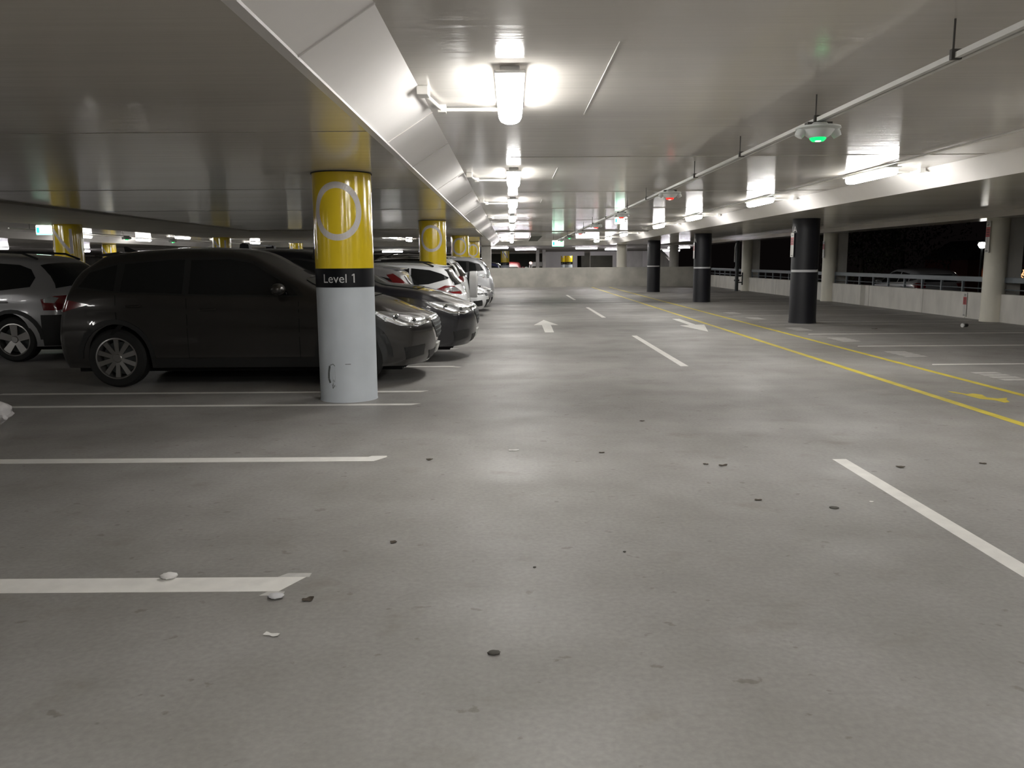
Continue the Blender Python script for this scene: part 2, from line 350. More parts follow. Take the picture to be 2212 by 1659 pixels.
def ring2d(rx, ry, t, n=56):
    vs = []; fs = []
    for i in range(n):
        a = 2 * math.pi * i / n
        for k in (1, 0): vs.append(((rx - (0 if k else t)) * math.cos(a), (ry - (0 if k else t)) * math.sin(a)))
    for i in range(n): j = (i + 1) % n; fs.append((2 * i, 2 * j, 2 * j + 1, 2 * i + 1))
    return vs, fs
def bar2d(x0, y0, x1, y1, t, n=8):
    L = math.hypot(x1 - x0, y1 - y0); nx, ny = -(y1 - y0) / L * t / 2, (x1 - x0) / L * t / 2; vs = []
    for i in range(n + 1):
        f = i / n; x = x0 + (x1 - x0) * f; y = y0 + (y1 - y0) * f; vs += [(x + nx, y + ny), (x - nx, y - ny)]
    return vs, [(2 * i, 2 * i + 1, 2 * i + 3, 2 * i + 2) for i in range(n)]
def merge(*ps):
    V_, F_ = [], []
    for v, f in ps: F_ += [tuple(i + len(V_) for i in q) for q in f]; V_ += list(v)
    return V_, F_
def one(x, h, t):     # numeral one with its flag
    return merge(bar2d(x, 0, x, h, t, 3), bar2d(x - t * 1.6, h * .80, x, h * .96, t * .9, 3))
def shift(vf, dx): return [(x + dx, y) for x, y in vf[0]], vf[1]
LEV = merge(shift(text_verts('Level', .132), -.052), one(.158, .094, .014))
# ---------------------------------------------------------------- yellow columns
def ycol(letter, label, loc, detail=True):
    r = .313; e = empty('column', loc, 0, label, 'column', 'yellow banded columns')
    MB().lathe([(0, 0), (r + .004, 0), (r, .02), (r, 1.24), (0, 1.24)], 64).build('painted_base', M['greyblue'], e, True)
    bd = MB().lathe([(0, 1.24), (r + .003, 1.24), (r + .003, 1.44), (0, 1.44)], 64).build('sign_band', M['blackband'], e, True)
    yw = MB().lathe([(0, 1.44), (r + .002, 1.44), (r + .002, ZL), (0, ZL)], 64).build('yellow_wrap', M['yellow'], e, True)
    MB().lathe([(r + .012, ZL - .012), (r + .012, ZL - .001), (r, ZL - .001), (r, ZL - .012)], 48).build('top_collar', M['joint'], e)
    F = -math.pi / 2
    wrap(*LEV, r + .0055, F - .0, 1.29, 'lettering', M['textw'], bd)
    if letter == 'O': wrap(*ring2d(.272, .303, .066), r + .0050, F, 2.033, 'letter', M['letter'], yw)
    else:
        vs, fs = [], []
        for q in (bar2d(-.21, -.28, -.21, .28, .06), bar2d(.21, -.28, .21, .28, .06), bar2d(-.21, .28, .21, -.28, .07)):
            fs += [tuple(i + len(vs) for i in f) for f in q[1]]; vs += q[0]
        wrap(vs, fs, r + .005, F, 2.033, 'letter', M['letter'], yw)
    return e
cO = ycol('O', 'near yellow, black and pale grey round column marked O and Level 1', (-1.82, 9.05, 0))
# scuff marks on the near column only
r_ = .3135
def scuff(pts, t, z): 
    for (x0, y0, x1, y1) in pts:
        v, f = bar2d(x0, y0, x1, y1, t); b = MB(); b.v = [(r_ * math.cos(-math.pi / 2 + x / r_), r_ * math.sin(-math.pi / 2 + x / r_), z + y) for x, y in v]; b.f = f; yield b
bs = MB()
for g in scuff([(-.150, .10, -.165, .03), (-.165, .03, -.168, -.04), (-.168, -.04, -.150, -.085)], .024, .30): bs.add(g.v, g.f)
for g in scuff([(-.150, .105, -.105, .122), (-.105, .122, -.085, .10), (-.125, -.10, -.118, -.145), (-.118, -.145, -.095, -.11)], .007, .30): bs.add(g.v, g.f)
bl = MB(); r_ = .3128
for k, (a, c, e_, d, t) in enumerate(((-.135, .09, -.14, -.07, .035), (-.105, .11, -.10, -.08, .035), (-.115, -.05, -.095, -.13, .03))):
    for g in scuff([(a, c, e_, d)], t, .30): bl.add([(x * (1 + .0002 * k), y * (1 + .0002 * k), z) for x, y, z in g.v], g.f)
bl.build('grey_smudge', mat('grey_smudge', (.27, .30, .31), .6, noise=(14, .25, 3)), cO)
r_ = .3137
for g in scuff([(.03, .28, .09, .28)], .006, .14): bs.add(g.v, g.f)
bs.build('scuff_mark', M['scuff'], cO)
for (y, lb) in ((19.3, 'second yellow and black column marked O, rising behind the white wagon'), (29.6, 'third yellow column marked O, behind the white hatch'), (39.9, 'fourth and farthest yellow column marked O along the lane')):
    dup(bpy.data.objects['column'], (-1.82, y, 0), 0, lb)
for o in [o for o in bpy.data.objects if o.name.startswith(('scuff_mark', 'grey_smudge')) and o.parent != cO]: bpy.data.objects.remove(o)
cN = ycol('N', 'yellow column marked N behind the silver wagon at far left', (-10.32, 19.4, 0))
dup(cN, (-10.32, 29.7, 0), 0, 'yellow column showing above the roof of the dark grey suv, near its middle')
dup(cN, (-10.32, 39.9, 0), 0, 'farther small yellow column above the suv roof, just left of the near column')
dup(cN, (-19.3, 39.9, 0), 0, 'small yellow column right of the N column, beyond the left aisle')
dup(cN, (-19.3, 50.9, 0), 0, 'low distant yellow column glimpsed just right of the N column')
dup(cN, (-.45, 61, 0), 0, 'distant yellow column standing beyond the end parapet, left side')
dup(cN, (3.95, 66, 0), 0, 'left one of two yellow columns seen through the opening beyond the parapet')
dup(cN, (4.62, 66.6, 0), 0, 'right one of two yellow columns seen through the opening beyond the parapet')

# ---------------------------------------------------------------- charcoal columns
A1 = merge(shift(text_verts('A', .21), .03), one(-.085, .148, .022))
def red_sign(e, x, y, z0, z1, wd, name='sign'):
    b = MB().box(x - .004, x + .004, y - wd / 2, y + wd / 2, z0, z1).build(name, M['signw'], e)
    h = z1 - z0
    MB().box(x - .0055, x - .003, y - wd / 2 + .004, y + wd / 2 - .004, z0 + h * .50, z0 + h * .82).build('red_panel', M['signr'], b)
    q = MB()
    for k in range(3): q.box(x - .006, x - .003, y - wd * .3, y + wd * .3, z0 + h * (.86 + .035 * k), z0 + h * (.875 + .035 * k))
    q.box(x - .006, x - .003, y - wd * .3, y + wd * .3, z0 + h * .04, z0 + h * .065)
    for k in range(3): q.box(x - .0068, x - .003, y - wd * .32, y + wd * .32, z0 + h * (.56 + .08 * k), z0 + h * (.58 + .08 * k))
    q.box(x - .0061, x - .003, y - .002, y + .002, z0 + h * .05, z0 + h * .92)
    q.build('printed_text', M['signk'], b)
    return b
def dcol(label, loc, sign):
    r = .31; e = empty('column', loc, 0, label, 'column', 'charcoal columns')
    MB().lathe([(0, 0), (r + .012, 0), (r + .006, .05), (r, .12), (r, ZL), (0, ZL)], 20 if False else 48).build('shaft', M['darkcol'], e, True)
    MB().lathe([(r - .01, 1.205), (r + .004, 1.205), (r + .004, 1.26), (r - .01, 1.26)], 48, None, R(180), R(315)).build('reflective_band', M['ring'], e, True)
    wrap(*A1, r + .004, R(193), 2.13, 'lettering', M['textw'], e)
    MB().lathe([(0, 0), (.03, 0), (.03, .01), (0, .012)], 16, Matrix.Translation((r * .72, -r * .72, 1.235)) @ Matrix.Rotation(R(-45), 4, 'Z') @ Matrix.Rotation(R(90), 4, 'Y')).build('stud', M['plate'], e, True)
    if sign: red_sign(e, -r - .012, -.02, 1.56, 2.12, .2)
    return e
dcol('nearest charcoal column on the right with 1A lettering and a red and white sign', (6.98, 19.69, 0), True)
dcol('middle charcoal column on the right with a white band and 1A lettering', (6.915, 29.94, 0), True)
dcol('farthest charcoal column on the right, left of the other two', (6.87, 39.9, 0), False)
# ---------------------------------------------------------------- cream perimeter columns
def wcol(label, y):
    e = empty('column', (11.50, y, 0), 0, label, 'column', 'cream perimeter columns')
    MB().lathe([(0, 0), (.26, 0), (.26, .06), (.249, .08), (.249, 2.43), (0, 2.43)], 48).build('shaft', M['colwhite'], e, True)
    MB().box(.18, .62, -.02, .30, 0, 2.43).build('pilaster', M['wallwhite'], e)
    return e
for i, y in enumerate((19.65, 29.9, 40.4)):
    c = wcol(['cream round column at the right edge of the view', 'cream round column just right of the nearest charcoal column', 'cream round column beside the dark pipe, farthest along the right wall'][i], y)
    if i < 2: red_sign(c, -.262, -.05, 1.63 if i == 0 else 1.55, 2.36 if i == 0 else 2.15, .17)
e = empty('wall_sign', (11.53, 20.9, .04), 0, 'small red and white sign on the low right wall beside the cream column', 'sign')
red_sign(e, 0, 0, 0, .60, .16, 'sign_plate')
# white column beyond the parapet
tag(MB().cyl(6.7, 50.2, 0, 2.44, .31).build('column', M['colwhite'], None, True), 'pale round column standing just behind the end parapet', 'column')
tag(MB().cyl(10.0, 50.9, 0, 2.42, .28).build('column', M['concrete'], None, True), 'grey round column behind the parapet, between two charcoal columns', 'column')
# ---------------------------------------------------------------- railing
def rail(y0, y1, label):
    e = empty('railing', (11.65, y0, .65), 0, label, 'railing', 'steel railings on the right wall')
    L = y1 - y0
    MB().box(-.03, .03, 0, L, .27, .40).build('top_rail', M['rail'], e, False, bevel=.012)
    MB().tube([(0, 0, .11), (0, L, .11)], .013).build('mid_rail', M['rail'], e, True)
    n = max(2, int(L / 1.05))
    for k in range(n + 1): MB().box(-.025, .025, .03 + (L - .1) * k / n, .09 + (L - .1) * k / n, 0, .3).build('post', M['rail'], e)
    return e
rail(14.0, 19.6, 'grey steel railing on the wall right of the cream column at the right edge')
rail(20.15, 29.75, 'long grey steel railing between the two nearest cream columns')
rail(30.3, 40.0, 'grey steel railing between the cream column and the dark pipe')
rail(40.6, 48.4, 'short far grey steel railing past the dark pipe')
# ---------------------------------------------------------------- dark pipe
e = empty('drain_pipe', (10.95, 40.1, 0), 0, 'dark vertical pipe with valve and bracket by the far cream column', 'pipe')
MB().cyl(0, 0, 0, 2.42, .085, 20).cyl(0, 0, .48, .56, .13, 20).cyl(0, 0, 1.1, 1.16, .12, 20).build('pipe', M['pipe'], e, True)
b = MB().tube([(0, 0, .75), (.26, -.02, .75)], .025).tube([(0, 0, .42), (.26, -.02, .42)], .03); b.box(.235, .285, -.05, .01, .3, .9); b.build('bracket', M['pipe'], e)
b = MB().tube([(-.15, -.05, 1.4), (-.15, -.05, 2.1), (-.1, -.05, 2.3)], .02); b.build('side_pipe', M['strut'], e)

# ---------------------------------------------------------------- strip lamps
def lamp_proto():
    e = empty('strip_light', (0, 0, 0), 0, 'x', 'ceiling light', 'tube lamps')
    b = MB(); hl = .70
    b.box(-.06, .06, -hl + .04, hl - .04, -.04, 0); b.box(-.094, .094, -hl - .004, hl + .004, -.052, -.034)
    b.build('housing', M['fixbody'], e, bevel=.004)
    # rounded-end trapezoid cover
    prof = [(.97, -.048), (1.0, -.056), (1.0, -.088), (.96, -.110), (.85, -.126), (.6, -.135), (.0, -.138)]
    vs = []; fs = []; n = 40
    for (k, z) in prof:
        for i in range(n):
            a = 2 * math.pi * (i + .5) / n; c, s_ = math.cos(a), math.sin(a)
            px = math.copysign(abs(c) ** .55, c) * .090 * k; py = math.copysign(abs(s_) ** .18, s_) * (hl - .022) * (1 - (1 - k) * .05)
            vs.append((px, py, z))
    for j in range(len(prof) - 1):
        for i in range(n): q = (i + 1) % n; fs.append((j * n + i, j * n + q, (j + 1) * n + q, (j + 1) * n + i))
    b = MB(); b.v = vs; b.f = fs; b.build('tube_cover', M['tube'], e, True)
    return e
LP = lamp_proto()
def lamp(loc, label, group, rz=0, side=0, cool=False, fresh=[1]):
    if fresh: fresh.pop(); o = LP; o.location = loc; o.rotation_euler = (0, 0, rz); o['label'] = label; o['group'] = group
    else: o = dup(LP, loc, rz, label, group, {'lit_tube_cover': M['tubeblue']} if cool else None)
    return o
lamps = []
ly = [(5.91, 'big strip light hanging nearest above the lane, top centre'), (11.43, 'second strip light in the centre row above the lane'), (16.2, 'third strip light in the centre row above the lane'),
      (21.8, 'fourth strip light in the centre row'), (26.4, 'fifth strip light in the centre row, before the gap'), (36.2, 'sixth strip light in the centre row, first of the far cluster'), (41.6, 'seventh strip light in the centre row, middle of the far cluster'), (47.0, 'eighth strip light in the centre row, farthest')]
for y, lb in ly: lamps.append((lamp((.04 if y > 8 else 0, y, ZH), lb, 'centre row of strip lights'), -1))
for y, lb in ((.7, 'strip light above the lane just behind the camera'), (-4.4, 'strip light above the lane well behind the camera'), (-9.2, 'strip light above the lane farthest behind the camera')):
    lamp((0, y, ZH), lb, 'centre row of strip lights')
ry = [(11.27, 'strip light nearest on the right beam'), (16.2, 'second strip light along the right beam'), (22.0, 'third strip light along the right beam'), (27.2, 'fourth strip light along the right beam'),
      (35.6, 'fifth strip light along the right beam, far'), (41.2, 'sixth strip light along the right beam, far'), (46.8, 'seventh strip light along the right beam, farthest')]
for y, lb in ry: lamps.append((lamp((4.82, y, ZH), lb, 'right row of strip lights'), 1))
for y, lb in ((6.1, 'strip light on the right beam outside the right edge'), (.3, 'strip light on the right beam beside the camera'), (-4.8, 'strip light on the right beam behind the camera')):
    lamp((4.82, y, ZH), lb, 'right row of strip lights')
# conduits and junction boxes belong to their lamps
for o, sd in lamps:
    b = MB()
    if sd < 0:
        b.tube([(-.06, .62, -.03), (-.52, .62, -.03), (-.60, -.05, -.03)], .013)
        b.build('conduit', M['conduit'], o, True)
        MB().box(-.635, -.555, -.12, .02, -.06, .0).build('junction_box', M['conduit'], o, bevel=.006)
        MB().box(-.55, -.49, .57, .66, -.055, .0).build('elbow_clip', M['conduit'], o)
    else:
        b.tube([(.05, .1, -.03), (.58, .1, -.03), (.65, -.1, -.03)], .011); b.build('conduit', M['conduit'], o, True)
        MB().box(.59, .66, -.16, -.08, -.055, 0).build('junction_box', M['strut'], o)
# other lamps, far parts of the level
for i, (x, y) in enumerate(((-5.2, 36.8), (-5.2, 42.4), (-14.0, 35.5), (-14.0, 40.5), (-17.0, 33.0), (-17.0, 38.5), (-14.0, 45.5))):
    lamp((x, y, ZH), ['left one of two bright lamps beside the near yellow column', 'right one of two bright lamps beside the near yellow column', 'bright lamp above the suv roof, middle of three', 'bright lamp touching the yellow column above the suv roof', 'bright lamp farthest left above the suv roof', 'lamp over the far left aisle behind the others', 'farthest lamp over the left aisle'][i], 'lamps over the left aisles')
for i, (x, y, z, rz) in enumerate(((-27.0, 43.5, ZL, 90), (-26.8, 51.5, 2.40, 90), (-.85, 50.6, 2.42, 90), (.95, 53.8, 2.36, 80), (4.75, 52.3, 2.39, 90), (6.9, 55.0, 2.34, 90), (10.6, 52.4, 2.39, 80), (11.2, 58.5, 2.28, 80))):
    lamp((x, y, z), ['crosswise lamp above the silver wagon at far left', 'crosswise lamp just right of the N column', 'bright crosswise lamp beyond the end beam, left of centre', 'crosswise lamp beyond the end beam, right of the centre row', 'oval looking bright lamp beyond the end beam, below the exit sign row', 'thin dim lamp next to the oval bright lamp', 'bright lamp seen between the farther charcoal columns', 'bright lamp seen just right of the middle charcoal column'][i], 'crosswise lamps on the lower slab', R(rz), 0, True)
for (x, y) in ((-13.6, -1), (-13.6, 4.5), (-13.6, 9.8), (-13.6, 15), (-13.6, 19.6), (-23, 20), (-30, 35), (-8, 56), (-8, 66), (0, 68), (6, 66)):
    lamp((x, y, ZH if y < 49 and x > -18 else (ZL if x > -28 and y < 49 else (ZH if y < 49 else (2.31 if y < 60 else 2.35)))), 'lamp in a remote part of the level, not seen directly', 'remote lamps', R(90))

# ---------------------------------------------------------------- guidance track, rods, sensors, right conduit
e = empty('sensor_track', (2.27, 0, 2.51), 0, 'long pale twin rail hanging under the ceiling with parking sensors', 'track')
b = MB()
b.box(-.036, -.008, -8, 42, -.014, .014); b.box(.008, .036, -8, 42, -.014, .014)
for y in range(-8, 42, 2): b.box(-.03, .03, y, y + .03, -.004, .008)
b.build('rails', M['strut'], e)
for y in (.6, 4.32, 6.2, 8.2, 10.2, 13.8, 16.0, 19.6, 22.8, 25.6, 29, 33, 37): 
    q = MB().cyl(-.04, y, -.012, ZH - 2.51, .0055, 8); q.box(-.052, .0, y - .012, y + .012, -.02, .03); q.build('hanger_rod', M['rod'], e)
e = empty('sensor_track', (-13.25, 0, 2.465), 0, 'thin sensor rail over the left aisle above the suv roof', 'track')
MB().box(-.02, .02, 22, 44, -.012, .012).build('rails', M['strut'], e)
for y in (23, 28.5, 33, 38, 43): MB().cyl(-.03, y, -.0, ZH - 2.465, .006, 8).build('hanger_rod', M['rod'], e)
def sensor_proto(green):
    e = empty('parking_sensor', (0, 0, 0), 0, 'x', 'sensor', 'parking guidance sensors')
    MB().lathe([(0, .015), (.06, .015), (.075, .0), (.155, -.012), (.16, -.025), (.115, -.035), (.09, -.07), (.065, -.09), (0, -.09)], 40).build('shell', M['sensor'], e, True)
    MB().box(-.09, .09, -.035, .035, .0, .020).build('clamp', M['rod'], e)
    for sx in (-1, 1):
        MB().lathe([(0, 0), (.032, .0), (.036, .03), (.03, .06), (0, .062)], 20, Matrix.Translation((sx * .115, 0, -.03)) @ Matrix.Rotation(R(180 - sx * 30), 4, 'Y')).build('detector_eye', M['sensor'], e, True)
    led = MB().lathe([(.056, -.088), (.058, -.098), (.042, -.114), (0, -.118)], 28).build('light_ring', M['ledg' if green else 'ledr'], e, True)
    MB().lathe([(.0, -.121), (.020, -.118), (.022, -.111)], 16, Matrix.Translation((-.005, -.02, .0))).build('light_core', M['ledgc' if green else 'ledrc'], led, True)
    return e
pg = sensor_proto(True); pr = sensor_proto(False)
pg.location = (2.26, 6.22, 2.473); pg['label'] = 'nearest hanging parking sensor glowing green'
pr.location = (2.28, 12.0, 2.475); pr['label'] = 'second hanging parking sensor, glowing red'
for i, (y, g) in enumerate(((16.5, 0), (21.4, 0), (26.2, 0), (31.1, 1), (36.0, 1))):
    dup(pg if g else pr, (2.28, y * 1.043, 2.475), 0, ['third parking sensor, red, in front of the near exit sign', 'fourth parking sensor, red, beyond the near exit sign', 'fifth parking sensor, red, second last on the track', 'small green parking sensor right of the far exit sign', 'last dark green parking sensor in front of the far exit sign'][i])
for i, (x, y) in enumerate(((-13.25, 28.7), (-13.25, 32.6))): dup(pg, (x, y, 2.435), 0, ['small green parking sensor at left under the leftmost bright lamp', 'small green parking sensor above the middle of the suv roof'][i])
e = empty('conduit_run', (4.70, 0, ZH - .02), 0, 'thin conduit running along the ceiling by the right lamps', 'conduit')
MB().tube([(0, -8, 0), (0, 9.5, 0), (.04, 12, 0), (.04, 30, 0)], .011).build('conduit', M['conduit'], e, True)
e = empty('conduit_run', (-12.0, 0, ZH - .03), 0, 'thin stepped conduit under the ceiling above the silver wagon', 'conduit')
MB().tube([(-3, 20, 0), (-.4, 20.2, 0), (0, 20.6, -.06), (0, 30, -.06)], .02).build('conduit', M['strut'], e, True)

# ---------------------------------------------------------------- exit signs, hanging sign
def exit_sign(x, y, z0, wd, h, label, rz=0):
    e = empty('exit_sign', (x, y, z0), rz, label, 'exit sign')
    MB().box(-wd / 2, wd / 2, 0, .06, 0, h).build('light_box', M['exitw'], e, bevel=.004)
    MB().box(-wd / 2, wd / 2, .01, .05, h, h + .02).build('bracket', M['fixbody'], e)
    for sx in (-.4, .4): MB().cyl(wd * sx, .03, h + .02, ZH - z0, .006, 8).build('hanger_rod', M['rod'], e)
    v, f = text_verts('EXIT', h * .62)
    b = MB(); b.v = [(p[0] * .9 + wd * .07, -.003, p[1] + h * .28) for p in v]; b.f = f; b.build('lettering', M['exitg'], e)
    MB().box(-wd * .47, -wd * .3, -.004, .0, h * .2, h * .8).box(-wd / 2, wd / 2, -.002, 0, 0, h * .1).build('green_panel', M['exitg'], e)
    return e
exit_sign(2.15, 38.0, 2.17, .52, .26, 'green lit exit sign at the end of the sensor track')
exit_sign(2.74, 21.0, 2.42, .24, .16, 'bright green white exit sign behind the third sensor')
exit_sign(-11.3, 20.2, 2.22, .42, .22, 'bright exit sign left of the N column')
e = empty('hanging_sign', (1.13, 39.4, 2.446), 0, 'dark flat panel hung under the ceiling right of the centre lamps', 'sign')
MB().prism([(-.30, 0), (.12, 0), (.36, .24), (-.18, .24)], 0, .04).build('panel', M['concrete_dark'], e)
MB().prism([(-.32, .02), (-.27, .1), (-.2, .24), (-.26, .24)], -.01, .05).build('bright_edge', M['ring'], e)

# ---------------------------------------------------------------- cars
def pch(pts):
    """monotone cubic through points"""
    xs = [p[0] for p in pts]; ys = [p[1] for p in pts]; n = len(xs)
    d = [(ys[i + 1] - ys[i]) / (xs[i + 1] - xs[i]) for i in range(n - 1)]
    m = [d[0]] + [0 if d[i - 1] * d[i] <= 0 else 2 * d[i - 1] * d[i] / (d[i - 1] + d[i]) for i in range(1, n - 1)] + [d[-1]]
    def f(x):
        if x <= xs[0]: return ys[0]
        if x >= xs[-1]: return ys[-1]
        i = max(k for k in range(n - 1) if xs[k] <= x); h = xs[i + 1] - xs[i]; t = (x - xs[i]) / h
        return (1 + 2 * t) * (1 - t) ** 2 * ys[i] + t * (1 - t) ** 2 * h * m[i] + t * t * (3 - 2 * t) * ys[i + 1] + t * t * (t - 1) * h * m[i + 1]
    return f
SIDE = pch([(.15, .945), (.3, .975), (.5, .992), (.66, 1.0), (.78, .985), (.86, .99), (1.0, .972), (1.2, .94)])
def body(s, e, bodymat):
    W = s['W'] / 2; xf, xr = s['L'] / 2, -s['L'] / 2
    zt = pch(s['top']); zbl = pch(s['belt']); pf = pch(s['pf']); pr_ = pch(s['pr'])
    wr = s['wr']; xa = s['axles']; ra = wr + .06
    st = set()
    n = s.get('n', 90)
    for i in range(n + 1): st.add(round(xr + (xf - xr) * i / n, 4))
    for xc in xa:
        for k in range(-10, 11): st.add(round(xc + ra * math.sin(k / 10 * math.pi / 2), 4))
    st = sorted(st); st = [x for i, x in enumerate(st) if i == 0 or x - st[i - 1] > .006]
    def halfw(x):
        t = (x - (xf - 1.1)) / 1.1 if x > xf - 1.1 else ((xr + 1.0) - x) / 1.0 if x < xr + 1.0 else 0
        return W * (1 - .06 * max(0, t) ** 2)
    def setf(y, z): return s.get('cf', .34) * abs(y / W) ** 3.0 + pf(z)
    def setr(y, z): return s.get('cr', .16) * abs(y / W) ** 4 + pr_(z)
    D = 1.15
    def warp(x, y, z):
        a = max(0, 1 - (xf - x) / D) ** 2; b = max(0, 1 - (x - xr) / (D + .15)) ** 2
        return x - a * setf(y, z) + b * setr(y, z)
    def section(x):
        top = zt(x); zb = s.get('zb', .22)
        for xc in xa:
            if abs(x - xc) < ra: zb = max(zb, wr + math.sqrt(max(0, ra * ra - (x - xc) ** 2)))
        bl = min(zbl(x), top - .03); w = halfw(x); pts = []
        for i in range(11):
            z = zb + (bl - zb) * i / 10
            zz = .15 + (z - .15) * (1.0 / max(.7, bl)) ; pts.append((w * SIDE(zz), z))
        h = top - bl; cr = .035 + .02 * min(1, h / .4); zre = top - min(cr + .05, h * .75)
        yb = pts[-1][0]; tum = s.get('tumble', .36)
        yre = yb - .02 - tum * max(0, (zre - bl)) - .02 * min(1, h / .2)
        for i in range(1, 6): t = i / 5; pts.append((yb + (yre - yb) * t ** (1 / 1.12), bl + (zre - bl) * t))
        ye = yre - .10
        for t in (.33, .66, 1.0):
            y = (1 - t) ** 2 * yre + 2 * t * (1 - t) * (yre - .025) + t * t * ye; z = (1 - t) ** 2 * zre + 2 * t * (1 - t) * (top - cr) + t * t * (top - cr * .72); pts.append((y, z))
        for i in range(1, 6): t = i / 5; y = ye * (1 - t); pts.append((y, top - cr * .72 * (y / ye) ** 2))
        return pts, zb
    rings = []
    for x in st:
        p, zb = section(x); rings.append([(warp(x, y, z), y, z) for y, z in p] + [(warp(x, y, z), -y, z) for y, z in reversed(p[:-1])])
    def cap(x, front):
        p, zb = section(x); out = []
        for k in (.985, .95, .88, .78, .66, .54, .42, .3, .18, .06):
            q = [(y * k, zb + (z - zb) * k) for y, z in p]
            fx = (lambda y, z: xf - setf(y, z) + .02) if front else (lambda y, z: xr + setr(y, z) - .02)
            out.append([(fx(y, z), y, z) for y, z in q] + [(fx(y, z), -y, z) for y, z in reversed(q[:-1])])
        return out
    rings = list(reversed(cap(xr, False))) + rings + cap(xf, True)
    m = len(rings[0]); b = MB(); b.v = [v for r in rings for v in r]
    for j in range(len(rings) - 1):
        for i in range(m - 1): b.f.append((j * m + i, j * m + i + 1, (j + 1) * m + i + 1, (j + 1) * m + i))
    o = b.build('body', M[bodymat], e, 50)
    return o
class Skin:
    def __init__(s, o, e): s.t = BVHTree.FromPolygons([v.co for v in o.data.vertices], [p.vertices for p in o.data.polygons]); s.e = e
    def patch(s, name, pts, m, D=(0, -1, 0), off=.004, res=.05, par=None, both=False):
        if both: s.patch(name, [(p[0], -p[1], p[2]) for p in pts], m, (D[0], -D[1], D[2]), off, res, par)
        D = Vector(D).normalized(); u = Vector((0, 0, 1)).cross(D).normalized(); v = D.cross(u)
        P = [(Vector(p).dot(u), Vector(p).dot(v)) for p in pts]
        out = []
        for i in range(len(P)):
            a, b = Vector(P[i]), Vector(P[(i + 1) % len(P)]); k = max(1, int((b - a).length / res))
            for j in range(k): out.append(a + (b - a) * j / k)
        n = len(out)
        def inside(q):
            c = False; j = n - 1
            for i in range(n):
                if (out[i].y > q[1]) != (out[j].y > q[1]) and q[0] < (out[j].x - out[i].x) * (q[1] - out[i].y) / (out[j].y - out[i].y) + out[i].x: c = not c
                j = i
            return c
        xs = [p.x for p in out]; ys = [p.y for p in out]; ins = []
        x = min(xs) + res / 2
        while x < max(xs):
            y = min(ys) + res / 2
            while y < max(ys):
                if inside((x, y)) and min((p - Vector((x, y))).length for p in out) > res * .45: ins.append(Vector((x, y)))
                y += res
            x += res
        r = delaunay_2d_cdt(out + ins, [(i, (i + 1) % n) for i in range(n)], [], 1, 1e-6)
        vs = []; 
        for q in r[0]:
            o = u * q[0] + v * q[1] + D * 6
            loc, nor, idx, dist = s.t.ray_cast(o, -D)
            if loc is None: loc, nor, idx, dist = s.t.find_nearest(u * q[0] + v * q[1] + D * 1.0)
            if nor.dot(D) < 0: nor = -nor
            vs.append(loc + nor * off)
        b = MB(); k = len(vs); b.v = [tuple(v) for v in vs]; b.f = [tuple(f) for f in r[2]]
        # rim so the patch has thickness
        cnt = {}
        for f in r[2]:
            for i in range(len(f)): e_ = (f[i], f[(i + 1) % len(f)]); cnt[tuple(sorted(e_))] = cnt.get(tuple(sorted(e_)), 0) + 1
        for (a, c), q in cnt.items():
            if q == 1:
                j = len(b.v); b.v += [tuple(Vector(vs[a]) - D * (off + .012)), tuple(Vector(vs[c]) - D * (off + .012))]; b.f.append((a, c, j + 1, j))
        return b.build(name, m, par or s.e, 60)
    def on(s, p, D=(0, -1, 0)):
        D = Vector(D).normalized(); r = s.t.ray_cast(Vector(p) + D * 6, -D)
        return r[0] if r[0] else Vector(p)
def wheel_mesh(r, rr, wd, style):
    """axis along y; outer side -y"""
    T = Matrix.Rotation(R(90), 4, 'X')     # z -> -y
    h = wd / 2
    t = MB().lathe([(rr, -h), (rr + .02, -h - .0), (r - .03, -h + .005), (r - .004, -h + .03), (r, -h * .4), (r, h * .4), (r - .004, h - .03), (r - .03, h - .005), (rr + .02, h), (rr, h - .004)], 56, T)
    g = MB().lathe([(rr + .004, h + .0), (rr - .012, h + .002), (rr - .022, h - .02), (rr - .03, -h)], 56, T)
    g.lathe([(0, h - .02), (.045, h - .02), (.06, h - .035), (.062, h - .07), (0, h - .08)], 30, T)
    ns, dbl = style
    for k in range(ns):
        a = 2 * math.pi * k / ns + .31
        for da in ((-.16, .16) if dbl else (0,)):
            A = a + da * .55; wI, wO = (.019, .016) if dbl else ((.024, .030) if ns > 6 else (.045, .060))
            n0, n1 = .045, rr - .014
            ca, sa = math.cos(A), math.sin(A)
            def P(rad, tt, z): q = T @ Vector((rad * ca - tt * sa, rad * sa + tt * ca, z)); return q
            c = [P(n0, -wI, h - .03), P(n0, wI, h - .03), P(n1, wO, h - .012), P(n1, -wO, h - .012), P(n0, -wI * .8, h - .07), P(n0, wI * .8, h - .07), P(n1, wO * .8, h - .06), P(n1, -wO * .8, h - .06)]
            g.add(c, [(0, 1, 2, 3), (4, 7, 6, 5), (0, 4, 5, 1), (3, 2, 6, 7), (1, 5, 6, 2), (0, 3, 7, 4)])
    disc = MB().lathe([(.06, h - .10), (rr - .05, h - .10), (rr - .05, h - .12), (.06, h - .12)], 32, T)
    return t, g, disc
